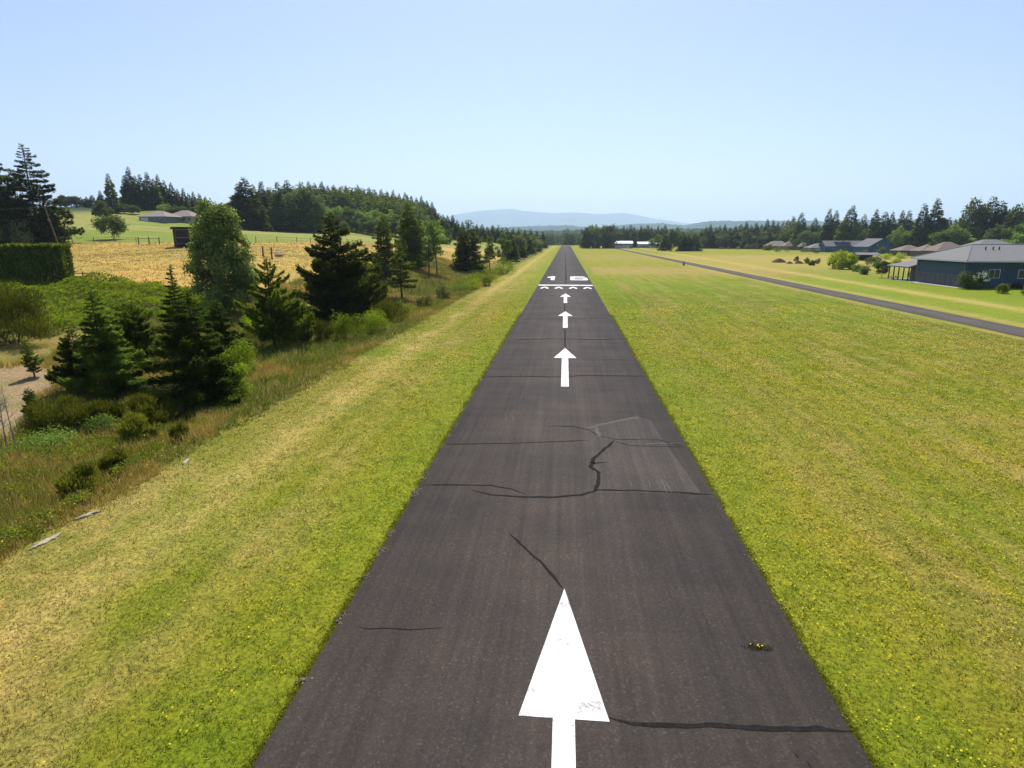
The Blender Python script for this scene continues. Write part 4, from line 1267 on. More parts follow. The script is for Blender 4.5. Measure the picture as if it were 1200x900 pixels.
def window_part(t, x, z, w, h, y=0.0, axis='y', sgn=-1, mullion=True):
    """window on a wall lying at y (axis y) or x=y (axis x)"""
    def bx(b, u0, u1, v0, v1, o0, o1):
        a, c = sorted((y + sgn * o0, y + sgn * o1))
        if axis == 'y': b.box(u0, u1, a, c, v0, v1)
        else: b.box(a, c, u0, u1, v0, v1)
    f = 0.09
    b = MB()
    for u0, u1, v0, v1 in ((x - w / 2 - f, x + w / 2 + f, z + h / 2, z + h / 2 + f), (x - w / 2 - f, x + w / 2 + f, z - h / 2 - f, z - h / 2), (x - w / 2 - f, x - w / 2, z - h / 2, z + h / 2), (x + w / 2, x + w / 2 + f, z - h / 2, z + h / 2)):
        bx(b, u0, u1, v0, v1, 0.003, 0.08)
    if mullion: bx(b, x - .03, x + .03, z - h / 2, z + h / 2, 0.03, 0.07)
    fr = b.build('window', M['trim'], t)
    b = MB(); bx(b, x - w / 2, x + w / 2, z - h / 2, z + h / 2, 0.004, 0.028); b.build('pane', M['glass'], fr)


def house(px0, px1, d, by_label, eave, ridge_row, roofm, wallm, kind='hip', depth=11, rz=0.0, garage=(), windows=3, axis='x', name='house', cat='house', gable_wall=True, base_row=None, chimney=False, width=None, ov=.6):
    if base_row is not None: p0, p1 = hit(px0, base_row), hit(px1, base_row)
    else: p0, p1 = ground_at(px0, d), ground_at(px1, d)
    c = (p0 + p1) / 2; dd = depth_of(c); W = width or abs(px1 - px0) * dd / FPX
    base = min(p0[2], p1[2])
    rr = ray((px0 + px1) / 2, eave); hd = math.hypot(c[0] - CAM[0], c[1] - CAM[1]); ez = CAM[2] + rr[2] / math.hypot(rr[0], rr[1]) * hd - base
    c2 = c[:2] + np.array([0, depth / 2]); hd2 = math.hypot(c2[0] - CAM[0], c2[1] - CAM[1])
    rr = ray((px0 + px1) / 2, ridge_row); rzp = CAM[2] + rr[2] / math.hypot(rr[0], rr[1]) * hd2 - base
    ez = max(2.4, ez); rise = max(1.0, rzp - ez)
    t = empty(name, (c[0], c[1], base), rz, by_label, cat)
    b = MB(); w = W / 2
    b.box(-w, w, 0, depth, -.8, ez)
    if kind == 'gable' and axis == 'x':
        for s in (-w, w): b.poly([(s, 0, ez), (s, depth, ez), (s, depth / 2, ez + rise)][::(1 if s > 0 else -1)])
    if kind == 'gable' and axis == 'y':
        for s in (0, depth): b.poly([(-w, s, ez), (w, s, ez), (0, s, ez + rise)])
    b.build('wall', M[wallm], t)
    b = MB(); roof_mesh(b, W, depth, ez + .01, rise, ov, kind, axis); rf = b.build('roof', M[roofm], t)
    used = [(g[0] * W - g[1] / 2 - .4, g[0] * W + g[1] / 2 + .4) for g in garage]
    for gxp, gw in garage:
        x = gxp * W; gh = min(ez - .3, 2.7 if gw < 7 else ez - .4)
        b = MB(); b.box(x - gw / 2, x + gw / 2, -.05, -.004, 0, gh)
        for k in range(1, 4): b.box(x - gw / 2, x + gw / 2, -.065, -.051, gh * k / 4 - .03, gh * k / 4)
        b.build('garage_door', M['trim'], t)
    for k in range(windows):
        x = -w + W * (k + .5) / windows
        if any(a < x < c_ for a, c_ in used): continue
        window_part(t, x, min(1.6, ez * .55), min(1.8, W / windows * .5), 1.2)
    if chimney:
        b = MB(); b.box(w * .3 - .5, w * .3 + .5, depth * .5 - .4, depth * .5 + .4, ez + rise * .5, ez + rise + .9); b.box(w * .3 - .6, w * .3 + .6, depth * .5 - .5, depth * .5 + .5, ez + rise + .9, ez + rise + 1.05)
        b.build('chimney', M['brick'], rf)
    return t


# farmhouse on the hill
house(161, 196, 0, 'long low farmhouse with a tan hip roof on the green hill', 254.5, 247.5, 'roof_tan', 'wall_grey', 'hip', 12, rz=-.1, windows=5, base_row=259.5, name='farmhouse', cat='house', garage=((-.3, 4.5),))
house(194, 226, 0, 'lower tan roofed wing house adjoining the farmhouse on the right', 254.0, 246.8, 'roof_tan', 'wall_cream', 'hip', 11, rz=-.05, windows=5, base_row=259.8, name='farmhouse', cat='house')

# end-of-runway hangars
house(716, 741, 0, 'white roofed hangar with pale open bays at the far end of the taxiway', 285.4, 282.6, 'roof_white', 'metal_blue', 'gable', 16, base_row=291.0, windows=0, garage=((-.25, 3.2), (-.08, 3.2), (.09, 3.2), (.26, 3.2)), name='hangar', cat='hangar')
house(748, 774, 0, 'second white roofed hangar, right of the one with open bays', 286.0, 283.5, 'roof_white', 'metal_blue', 'gable', 16, base_row=290.6, windows=2, garage=((.1, 4.5),), name='hangar', cat='hangar')

# village on the right
house(827, 840, 600, 'small pale roofed cottage half hidden in the conifers', 287.6, 283.4, 'roof_grey', 'wall_grey', 'gable', 9, windows=2)
house(888, 906, 570, 'pale gable roofed house behind garden bushes, farthest of the row', 287.2, 280.0, 'roof_grey', 'wall_cream', 'gable', 11, windows=3, axis='x')
house(900, 926, 530, 'tan hip roofed house left of the round green tree', 288.6, 282.6, 'roof_tan', 'wall_tan', 'hip', 12, windows=3)
house(919, 945, 520, 'brownish hip roofed house directly behind the round green tree', 288.8, 282.8, 'roof_brown', 'wall_grey', 'hip', 11, windows=2)
house(937, 958, 505, 'grey hip roofed house right of the round green tree', 289.2, 283.2, 'roof_dark', 'wall_tan', 'hip', 12, windows=2)
house(950, 976, 445, 'low pale garage house with a grey hip roof beside the long blue house', 290.6, 285.4, 'roof_grey', 'wall_cream', 'hip', 12, windows=0, garage=((.28, 5.5), (-.2, 3)))


def blue_house():
    d = 435
    p0, p1 = ground_at(968, d), ground_at(1018, d); c = (p0 + p1) / 2; W = 50 * d / FPX
    t = empty('house', (c[0], c[1], c[2]), 0, 'long dark blue house with a slate roof, wide dormer and brick gable', 'house')
    w = W / 2; ez, rise, dp = 4.0, 4.0, 13
    b = MB(); b.box(-w, w, 0, dp, -.6, ez)
    for s in (-w, w): b.poly([(s, 0, ez), (s, dp, ez), (s, dp / 2, ez + rise)][::(1 if s > 0 else -1)])
    b.build('wall', M['navy'], t)
    b = MB(); roof_mesh(b, W, dp, ez + .01, rise, .6, 'gable'); rf = b.build('roof', M['roof_dark'], t)
    b = MB(); b.box(-w * .52, w * .12, 1.3, 5.2, ez + 1.0, ez + 3.3); dm = b.build('dormer', M['navy'], t)
    b = MB(); b.box(-w * .55, w * .15, .9, 5.6, ez + 3.302, ez + 3.5); b.build('dormer_roof', M['roof_dark'], dm)
    for k in range(2): window_part(t, -w * .36 + k * w * .32, ez + 2.1, 2.4, 1.1, 1.3)
    for k in range(3): window_part(t, -w * .7 + k * w * .5, 1.7, 2.2, 1.4)
    # brick gable projecting forward at the right end
    gw = 6.0; gx0 = w * .62
    b = MB(); b.box(gx0 - gw / 2, gx0 + gw / 2, -3, -.01, -.6, ez)
    b.poly([(gx0 - gw / 2, -3, ez), (gx0 + gw / 2, -3, ez), (gx0, -3, ez + 3)]); b.build('brick_gable', M['brick'], t)
    b = MB()
    for s in (-1, 1):
        e = [(gx0 + s * (gw / 2 + .4), -3.5, ez - .3), (gx0 + s * (gw / 2 + .4), 3, ez - .3), (gx0, 3, ez + 3.15), (gx0, -3.5, ez + 3.15)]
        b.poly(e); b.poly([(x, y, z + .18) for x, y, z in e][::-1]); b.poly([e[0], e[3], (e[3][0], e[3][1], e[3][2] + .18), (e[0][0], e[0][1], e[0][2] + .18)])
    b.build('gable_roof', M['roof_dark'], t)
    window_part(t, gx0, 1.8, 2.2, 1.4, -3)
    # chimney and porch
    b = MB(); b.box(-w * .1 - .5, -w * .1 + .5, dp / 2 - .4, dp / 2 + .4, ez + rise * .8, ez + rise + .8); b.build('chimney', M['brick'], rf)


blue_house()


def gable_house():
    """tall blue house whose steep roof and blue chimney stack face the camera"""
    d = 400
    p = ground_at(1032, d); W = 34 * d / FPX
    t = empty('house', p, .25, 'tall blue gabled house with a broad blue chimney, right of the long blue house', 'house')
    w = W / 2; ez, rise, dp = 4.2, 5.4, 14
    b = MB(); b.box(-w, w, 0, dp, -.6, ez)
    b.poly([(-w, 0, ez), (w, 0, ez), (0, 0, ez + rise)]); b.poly([(-w, dp, ez), (w, dp, ez), (0, dp, ez + rise)])
    b.build('wall', M['navy'], t)
    b = MB(); roof_mesh(b, W, dp, ez + .01, rise, .55, 'gable', 'y'); rf = b.build('roof', M['roof_dark'], t)
    b = MB(); b.box(w * .35 - 1, w * .35 + 1, -1.0, -.01, -.6, ez + rise + .4); b.box(w * .35 - 1.15, w * .35 + 1.15, -1.15, .1, ez + rise + .4, ez + rise + .65); b.build('chimney', M['navy'], t)
    window_part(t, -w * .45, 1.7, 1.8, 1.4); window_part(t, -w * .3, ez + 1.2, 1.2, 1.0)


gable_house()
house(1056, 1084, 345, 'low brown roofed house right of the tall blue gabled house', 294.0, 287.5, 'roof_brown', 'wall_tan', 'hip', 12, windows=3)
house(1080, 1104, 330, 'brown hip roofed house in the middle of the brown roofs', 294.5, 286.8, 'roof_brown', 'wall_tan', 'hip', 12, windows=2)
house(1098, 1136, 315, 'largest brown hip roofed house just behind the blue grey hangar home', 294.5, 283.8, 'roof_brown', 'wall_tan', 'hip', 14, windows=3, chimney=False)
house(1144, 1190, 290, 'grey roofed two storey blue house behind the hangar home', 289.5, 281.0, 'roof_grey', 'navy', 'hip', 13, windows=4, chimney=False)
house(1182, 1235, 230, 'brown hip roofed house at the right picture edge', 299.0, 287.5, 'roof_brown', 'wall_tan', 'hip', 14, windows=3)
house(1136, 1168, 260, 'low dark brown roof between the hangar home and the two storey house', 297.5, 288.5, 'roof_brown', 'wall_tan', 'hip', 12, windows=2)


def hangar_home():
    cN = at(1125.5, 337.3, 0.0); cF = at(1075.0, 330.0, 0.0)
    x0 = (cN[0] + cF[0]) / 2; ya, yb_ = cN[1], cF[1]
    L = yb_ - ya; W = 38.0; H = 5.35
    t = empty('hangar_home', (x0, ya, -0.02), 0, 'blue grey single storey hangar home with a grey hip roof and folding aircraft door', 'hangar home')
    b = MB(); b.box(0, 7.0, 0, L, 0, H); b.box(7.001, 14.0, .9, L, 0, H - .002); b.box(14.001, 22, 0.25, L, 0, H - .003); b.box(22.001, W, 1.0, L, 0, H - .004)
    b.build('wall', M['siding'], t)
    # roof
    ov = 1.0; b = MB()
    xa, xb, y0, y1_ = -ov, W + ov, -ov, L + ov; rise = 3.1; ym = (y0 + y1_) / 2; k = (y1_ - y0) / 2 * .66
    ra, rb = (xa + k, ym, H + rise), (xb - k, ym, H + rise)
    tops = [[(xa, y0, H), (xb, y0, H), rb, ra], [(xb, y0, H), (xb, y1_, H), rb], [(xb, y1_, H), (xa, y1_, H), ra, rb], [(xa, y1_, H), (xa, y0, H), ra]]
    for q in tops: b.poly([(x, y, z + .2) for x, y, z in q]); b.poly(q[::-1])
    rf = b.build('roof', M['roof_grey'], t)
    b = MB()
    for (p, q) in (((xa, y0), (xb, y0)), ((xb, y0), (xb, y1_)), ((xb, y1_), (xa, y1_)), ((xa, y1_), (xa, y0))):
        b.poly([(p[0], p[1], H - .1), (q[0], q[1], H - .1), (q[0], q[1], H + .2), (p[0], p[1], H + .2)])
    b.build('gutter', M['trim'], rf)
    b = MB()
    for p, q in (((xa, y0, H), ra), ((xb, y0, H), rb), (ra, rb), ((xa, y1_, H), ra)):
        b.tube((p[0], p[1], p[2] + .22), (q[0], q[1], q[2] + .22), .12, .12, 5)
    b.build('ridge_cap', M['wall_grey'], rf)
    for vx in (6.5, 8.0, 9.2): b = MB(); b.tube((vx, 5.8, H + 2.0), (vx, 5.8, H + 2.9), .13, .13, 6); b.build('vent', M['wood_dark'], rf)
    # folding door on the side towards the taxiway
    b = MB(); b.box(-.10, -.004, .8, L - .8, H * .46, H - .45); dr = b.build('folding_door', M['siding'], t)
    b = MB(); b.box(-.14, -.002, .8, L - .8, .02, H * .44)
    k = .8
    while k < L - .9: b.box(-.18, -.141, k, k + .08, .05, H * .43); k += 1.9
    b.build('lower_door_leaf', M['siding_dark'], dr)
    b = MB(); b.box(-.2, -.003, .7, L - .7, H * .442, H * .458); b.box(-.2, -.003, .55, .75, .02, H - .4); b.box(-.2, -.003, L - .75, L - .55, .02, H - .4); b.build('door_frame', M['wall_grey'], dr)
    b = MB(); b.box(-1.6, -.01, -.2, L + .2, -.1, .06); b.build('apron', M['concrete'], t)
    window_part(t, 5.3, 2.9, 2.0, 1.6, 0); window_part(t, 12.1, 2.8, 3.0, 1.6, .9)
    window_part(t, 17.2, 2.75, 3.6, 1.5, .25); window_part(t, 26, 2.7, 3, 1.5, 1.0); window_part(t, 33, 2.7, 2, 1.5, 1.0)
    for xx in (6.85, 14.15, 21.85):
        b = MB(); b.tube((xx, -.08 if xx < 8 else .16, 0), (xx, -.08 if xx < 8 else .16, H - .1), .06, .06, 6); b.build('downpipe', M['wall_grey'], t)
    # open wing behind: lower hip roof on posts
    wl = 10.0; wy0 = L + 1.1; wH = 3.2; xw0, xw1 = -1.2, 14
    b = MB(); y0, y1_ = wy0 - .1, wy0 + wl; k = 7
    ra, rb = (xw0 + k, y0 + .2, wH + 2.2), (xw0 + k, y1_ - 5, wH + 2.2)
    for q in ([(xw0, y1_, wH), (xw0, y0, wH), ra, rb], [(xw1, y1_, wH), (xw0, y1_, wH), rb], [(xw1, y0, wH), (xw1, y1_, wH), rb, ra], [(xw0, y0, wH), (xw1, y0, wH), ra]):
        b.poly([(x, y, z + .18) for x, y, z in q]); b.poly(q[::-1])
    for (p, q) in (((xw0, y0), (xw0, y1_)), ((xw0, y1_), (xw1, y1_)), ((xw0, y0), (xw1, y0))):
        b.poly([(p[0], p[1], wH - .1), (q[0], q[1], wH - .1), (q[0], q[1], wH + .18), (p[0], p[1], wH + .18)])
    b.build('porch_roof', M['roof_grey'], t)
    for k in range(5):
        b = MB(); yy = wy0 + .6 + k * (wl - 1.2) / 4; b.box(xw0 + .5, xw0 + .7, yy - .1, yy + .1, -.1, wH - .02); b.build('porch_post', M['wood_dark'], t)
    b = MB(); b.box(4.0, 13.5, wy0, wy0 + wl - 1.5, 0, wH - .02); b.build('porch_wall', M['wall_tan'], t)
    b = MB(); b.box(xw0, 3.99, wy0, wy0 + wl - .5, -.1, .05); b.build('porch_floor', M['concrete'], t)
    return x0, ya, L


hx, hy, hL = hangar_home()
# things on the porch
t = empty('garden_table', (hx - 1.2, hy + hL + 7, .04), .3, 'dark garden table with benches under the open porch roof', 'table')
b = MB(); b.box(-.9, .9, -.45, .45, .70, .76); b.build('tabletop', M['wood'], t)
for sx in (-.7, .7): b = MB(); b.tube((sx, -.35, 0), (sx, .1, .7), .05, .05, 5); b.tube((sx, .35, 0), (sx, -.1, .7), .04, .04, 5); b.build('leg', M['wood'], t)
for s in (-1, 1): b = MB(); b.box(-.9, .9, s * .85 - .15, s * .85 + .15, .42, .47); b.box(-.7, -.62, s * .85 - .1, s * .85 + .1, 0, .42); b.box(.62, .7, s * .85 - .1, s * .85 + .1, 0, .42); b.build('bench', M['wood'], t)

# open garden shelter roof further left
p = hit(1017, 305.5); W = 24 * depth_of(p) / FPX
t = empty('garden_shelter', p, 0, 'low grey roofed garden shelter behind the bright yellow green shrub', 'shelter')
b = MB(); roof_mesh(b, W, 6, 2.5, .9, .5, 'gable'); b.build('roof', M['roof_grey'], t)
for x in (-W / 2 + .3, 0, W / 2 - .3):
    for y in (.3, 5.7): b = MB(); b.box(x - .1, x + .1, y - .1, y + .1, -.3, 2.49); b.build('post', M['wood_dark'], t)
b = MB(); b.box(-W / 2 + .3, W / 2 - .3, 5.81, 5.9, -.3, 2.48); b.build('back_wall', M['wood_dark'], t)

# garden plants on the right
RS = [
    (1139, 338.5, 314, 33, 'tall flowering shrub with white blooms against the hangar home corner', 'leaf', 5200, 0.26),
    (1175, 344, 332, 15, 'clipped light green ball shrub on the lawn', 'bramble', 2200, 0.16),
    (1203, 346, 331, 14, 'second ball shrub at the right picture edge', 'leaf_light', 1600, 0.16),
    (1192, 338, 332, 13, 'low hedge plant under the hangar home window', 'leaf', 1000, 0.2),
    (1186, 337, 331, 10, 'low dark plant beside the ball shrub', 'leaf', 900, 0.2),
    (1067, 324.5, 319, 8, 'small round shrub in front of the porch posts', 'bramble', 700, 0.2),
    (986, 315.5, 294, 30, 'tallest bright yellow green shrub on the far lawn', 'leaf_bright', 3600, 0.4),
    (976, 314.5, 300, 14, 'mid green shrub at the left of the bright yellow green one', 'leaf_light', 1200, 0.4),
    (995, 316, 297, 16, 'second yellow green shrub grown into the tallest one', 'leaf_bright', 1500, 0.4),
    (1005, 318.5, 309.5, 13, 'low leafy shrub on the lawn left of the dark rounded one', 'leaf_light', 1000, 0.3),
    (1013, 321.8, 311, 13, 'dark rounded shrub on the lawn', 'leaf', 1300, 0.3),
    (1024, 312, 301, 22, 'wide dark garden shrub in front of the shelter', 'leaf', 1600, 0.35),
    (933, 307, 300, 6, 'small upright dark bush right of the soil mounds', 'leaf', 500, 0.35),
    (945, 309, 301.5, 7, 'small green bush among the mounds', 'leaf_light', 500, 0.35),
    (951, 311, 305, 8, 'low grey green bush among the mounds', 'broom', 500, 0.35),
    (958, 309, 302.5, 7, 'small brown bush rightmost of the mounds', 'larch', 500, 0.35),
    (932, 293, 281, 13, 'round green tree-like shrub between the tan roofs', 'leaf_light', 1500, 0.6),
    (1033, 297.5, 289, 12, 'dark green shrub in front of the tall blue gabled house', 'leaf', 1200, 0.5),
    (1046, 300, 295, 10, 'low dark shrub right of the blue chimney', 'leaf', 700, 0.5),
    (1056, 303, 297, 16, 'yellow flowering hedge plant behind the porch', 'leaf_bright', 900, 0.4),
    (1040, 304, 298, 14, 'pale flowering garden shrub behind the small lawn tree', 'leaf_bright', 800, 0.4),
    (1072, 300, 293, 14, 'dark garden bush in front of the low brown roof', 'leaf', 1000, 0.5),
    (1098, 297, 288.5, 16, 'dark leafy bush between the brown roofs', 'leaf', 1300, 0.5),
    (876, 292, 285, 9, 'leftmost small dark bush before the row of houses', 'leaf', 500, 0.6),
    (884, 292, 284, 12, 'wide dark bush before the pale gable house', 'leaf', 700, 0.6),
    (845, 292, 289.5, 6, 'tiny garden bush, leftmost of the low row before the far tree line', 'leaf', 250, 0.5),
    (854, 292, 289, 5, 'tiny dark bush, second of the low row before the far tree line', 'leaf', 250, 0.5),
    (865, 292.5, 288.5, 7, 'tiny pale bush, third of the low row before the far tree line', 'leaf_light', 250, 0.5),
    (912, 295, 289, 9, 'low green bush before the left tan roof', 'leaf_light', 500, 0.5),
    (922, 295, 288, 9, 'dark bush touching the left of the round green shrub', 'leaf', 500, 0.5),
    (943, 295.5, 289, 10, 'low leafy bush before the grey hip roof', 'leaf', 500, 0.5),
    (958, 297, 291, 8, 'small bush at the left corner of the low garage house', 'leaf', 400, 0.5),
    (1012, 301, 294, 14, 'garden bush in front of the blue house porch', 'leaf', 900, 0.45),
    (1050, 309, 303, 12, 'light bush between the shelter and the open porch', 'leaf_bright', 700, 0.35),
    (1038, 313, 307, 12, 'dark low bush left of the open porch', 'leaf', 800, 0.35),
    (899, 293.5, 286, 13, 'grey green bush before the tan roofs', 'broom', 700, 0.6),
]
for k, (px, by, ty, w, lab, mt, n, lf) in enumerate(RS):
    o = shrub(px, by, ty, w, lab, mt, 300 + k, n, lf, 22, crad=0.42 if 'ball' in lab else 0.36)
    if 'white blooms' in lab:
        Rb = np.random.default_rng(2); b = MB(); hh = max(v.co.z for v in o.children[0].data.vertices); rr = max(abs(v.co.x) for v in o.children[0].data.vertices)
        for q in range(11):
            a = Rb.uniform(-2.6, -.5); c = Vector((math.cos(a) * rr * .6 * Rb.uniform(.4, 1), math.sin(a) * rr * .75, hh * Rb.uniform(.42, .8)))
            for s in range(16):
                e = c + Vector(Rb.normal(0, .16, 3)); r_ = .06
                b.poly([e + Vector((r_ * math.cos(i * 1.05), -.02 * i % .05, r_ * math.sin(i * 1.05))) for i in range(6)])
        b.build('blossoms', M['white_petal'], o)
near_broad(1033, 325.5, 306, 13, 'small round crowned lawn tree on a thin trunk near the porch', 'leaf', 401, 1500, 0.28, 18, clear=0.25, crad=0.4)
near_broad(1027, 320.5, 303, 10, 'thin young lawn tree behind the round crowned one', 'leaf_light', 402, 900, 0.28, 14, clear=0.3, crad=0.4)

# mounds of soil
def mound(px, by, w, hpx, label, seed):
    p = hit(px, by); dd = depth_of(p); r = w / 2 * dd / FPX; h = hpx * dd / FPX; R = np.random.default_rng(seed)
    n, m_ = 26, 8; V = [(0, 0, h)]; 
    for j in range(1, m_ + 1):
        f = j / m_
        for i in range(n):
            a = 2 * math.pi * i / n; rr = r * f * (1 + .12 * math.sin(3 * a + seed)); V.append((rr * math.cos(a), rr * .7 * math.sin(a), h * (1 - f ** 1.8) + R.normal(0, h * .08) * (1 - f) - (.05 if j == m_ else 0)))
    F = [(0, 1 + i, 1 + (i + 1) % n) for i in range(n)] + [(1 + (j - 1) * n + i, 1 + j * n + i, 1 + j * n + (i + 1) % n, 1 + (j - 1) * n + (i + 1) % n) for j in range(1, m_) for i in range(n)]
    me = bpy.data.meshes.new('soil_mound'); me.from_pydata(V, [], F); me.materials.append(simple_mat('mound_soil', (0.13, 0.075, 0.045), 1, .4, 2, spec=.05)); me.update()
    tag(link('soil_mound', me, None, p), label, 'mound')


mound(912.5, 307.6, 17, 4.6, 'largest dark brown soil mound on the dry grass', 1)
mound(925, 309, 8, 2.4, 'small low soil mound right of the largest one', 2)
mound(936, 309, 11, 3.0, 'middle soil mound below the upright dark bush', 3)

# marker beside the taxiway
p, h, dd = size_from(801.2, 311, 306.6)
t = empty('marker_cone', p, 0, 'small dark reddish cone marker on the grass edge of the taxiway', 'marker')
b = MB(); b.tube((0, 0, 0.06), (0, 0, h), .42, .12, 12); b.build('cone', M['orange'], t)
b = MB(); b.box(-.5, .5, -.5, .5, -.03, .06); b.build('base', M['wire'], t)

# ------------------------------------------------------------------ shared tree shapes for the middle distance and the skyline
def proto_conifer(seed, n, leaf, r, **kw):
    V, F, ti, br = conifer_crown(seed, 1.0, r, kw.pop('nb', 46), n, leaf, **kw)
    return V, F, ti


def tree_mesh(name, V, F, ti, mat, trunk_r=.016, top=.9):
    n = len(V); a = np.linspace(0, 2 * math.pi, 7)[:-1]
    ring = lambda z, r: np.stack([np.cos(a) * r, np.sin(a) * r, np.full(6, z)], 1)
    V2 = np.vstack([V, ring(-.03, trunk_r), ring(top, trunk_r * .2)])
    F2 = np.array([(n + i, n + (i + 1) % 6, n + 6 + (i + 1) % 6, n + 6 + i) for i in range(6)])
    me = mesh_np(name, V2, np.vstack([F, F2]), M[mat], attr=np.concatenate([ti, np.zeros(6)]))
    me.materials.append(M['bark'])
    mi = np.zeros(len(F) + 6, np.int32); mi[-6:] = 1
    me.polygons.foreach_set('material_index', mi)
    return me


CON = []
for s in range(7):
    V, F, ti = proto_conifer(500 + s, 5000, 0.05, 0.195 + 0.025 * (s % 4), shape=[.95, .85, 1.1, .9, .8, 1.0, .85][s], gap=.22, droop=.25, lift=.08, base=.03 + .02 * (s % 3), nb=120, fat=.55, wid=.32, vj=.10)
    CON.append((tree_mesh('conifer_tree', V, F, ti, 'fir'), None))
BRO = []
for s in range(5):
    V, F, ti, cs = broad_crown(600 + s, 1.0, 0.33 + .05 * (s % 3), .08, 1.0, 34, 2800, 0.055, .34, .8)
    BRO.append({k: tree_mesh('broadleaf_tree', V, F, ti, k, .02, .6) for k in ('leaf', 'leaf_light', 'larch')})
CONP = {k: tree_mesh('conifer_tree', *proto_conifer(560, 3400, 0.05,   .19, shape=.95, gap=.25, nb=110, fat=.55, wid=.32, vj=.08), k) for k in ('pine', 'spruce')}


def far_tree(px, ty, d, label, group=None, kind='con', wide=1.0, seed=None, mat=None, cat=None, h=None):
    R = random.Random(int(px * 13 + ty * 7 + d))
    if h is None: p, h, dd = size_from(px, 0, ty, d=d)
    else: p = ground_at(px, d)
    h = max(h, 2.5)
    if kind == 'con':
        me = CONP[mat] if mat in CONP else CON[R.randrange(7)][0]; nm = 'conifer_tree'; c = cat or 'conifer'
    else:
        me = BRO[R.randrange(5)][mat or 'leaf']; nm = 'broadleaf_tree'; c = cat or 'tree'
    o = link(nm, me)
    o.location = p; w = h * wide * R.uniform(.9, 1.1)
    if kind == 'con' and h > 20: w = h * wide * R.uniform(.8, 1.0)
    o.scale = (w, w, h); o.rotation_euler = (0, 0, R.uniform(0, 6.28))
    return tag(o, label, c, group)


# hilltop conifers far left
for px, ty, w in ((133, 203, 1.1),):
    far_tree(px, ty, 330, 'lone tall conifer on the hill crest left of the dense hilltop group', wide=1.0)
far_tree(120, 223, 360, 'shorter conifer left of the lone hill crest conifer', wide=1.1)
G1 = 'dense conifer group on the hilltop above the farmhouse'
far_tree(157, 195, 350, 'tallest spire of the hilltop conifer group, at its left end', G1)
for px, ty in ((151, 205), (163, 206), (169, 204), (177, 201), (184, 209), (189, 204), (196, 211), (204, 213), (211, 221), (218, 220), (223, 226), (229, 224), (236, 226), (243, 230)):
    far_tree(px, ty, 345 + (px * 7) % 25, 'dark conifer in the dense group on the hilltop above the farmhouse', G1, wide=1.15)
for px, ty in ((72, 231), (78, 228), (84, 230), (90, 229), (96, 231), (103, 230), (110, 228), (116, 231), (142, 232), (148, 230)):
    far_tree(px, ty, 410, 'low tree on the skyline behind the tiered conifer, left of the hilltop group', 'low skyline trees at the far left', 'con' if px % 3 else 'bro', 1.6)
for px, ty, m_ in ((146, 238, 'leaf'), (158, 240, 'leaf'), (196, 238, 'leaf_light'), (206, 240, 'leaf'), (216, 241, 'larch'), (232, 240, 'leaf'), (240, 243, 'leaf_light')):
    far_tree(px, ty, 330, 'rounded bush-like tree at the foot of the hilltop conifers', 'bushy trees under the hilltop conifers', 'bro', 1.5, mat=m_)

# wooded slope behind the meadow, left centre
far_tree(292, 207, 300, 'broad dark tree with a full crown at the left end of the wooded slope', None, 'con', 1.9)
far_tree(301, 216, 305, 'dark conifer joined to the right of the broad full crowned one', None, 'con', 1.5)
far_tree(284, 215, 303, 'dark conifer joined to the left of the broad full crowned one', None, 'con', 1.4)
G2 = 'front trees of the wooded slope behind the meadow'
for px, ty, k, m_, w in ((311, 212, 'con', None, 1.2), (318, 219, 'con', None, 1.2), (330, 212, 'con', 'spruce', 1.3), (341, 210, 'con', None, 1.3), (349, 222, 'bro', 'leaf', 1.0), (357, 212, 'con', 'spruce', 1.3), (352, 228, 'con', None, 1.3), (366, 220, 'bro', 'leaf', .9), (372, 232, 'bro', 'larch', .8),
                         (326, 236, 'bro', 'larch', 1.1), (333, 244, 'bro', 'larch', 1.1), (318, 240, 'bro', 'leaf', 1.0), (346, 250, 'bro', 'leaf', 1.2), (360, 248, 'bro', 'leaf_light', 1.1), (371, 255, 'bro', 'leaf', 1.2)):
    far_tree(px, ty, 318 + (px * 11) % 14, 'tree at the front edge of the wooded slope, right of the broad dark one', G2, k, w, mat=m_)
G3 = 'light green broadleaf trees along the foot of the wooded slope'
for i, px in enumerate(range(380, 470, 6)):
    ty = 238 + (px - 380) * .10 + (i * 7 % 5)
    far_tree(px, ty, 350 + (i * 13) % 30, 'light green broadleaf tree in the belt along the foot of the wooded slope', G3, 'bro', 1.1, mat='leaf_light')
for i, px in enumerate(range(372, 500, 8)):
    far_tree(px, 252 + (i * 5 % 7), 338 + (i * 11) % 14, 'light green broadleaf tree in the belt along the foot of the wooded slope', G3, 'bro', 1.2, mat=('leaf', 'larch', 'leaf_light')[i % 3])
G4 = 'dark conifers of the wooded slope skyline'
sky1 = [(364, 212), (371, 214), (379, 212), (386, 217), (393, 216), (400, 219), (407, 217), (414, 220), (421, 216), (428, 221), (434, 219), (441, 222), (448, 221), (455, 224), (462, 222), (469, 226), (476, 225), (483, 229), (489, 231), (495, 229), (501, 234), (507, 236)]
for px, ty in sky1: far_tree(px, ty, 430 + (px - 360) * .9, 'dark conifer on the skyline of the wooded slope', G4, 'con', 1.25)
for i, (px, ty) in enumerate(sky1): far_tree(px + 3, ty + 7 + (i * 5 % 5), 412 + (px - 360) * .8, 'dark conifer on the skyline of the wooded slope', G4, 'con', 1.35)
G5 = 'dark conifers between the wooded slope and the runway end'
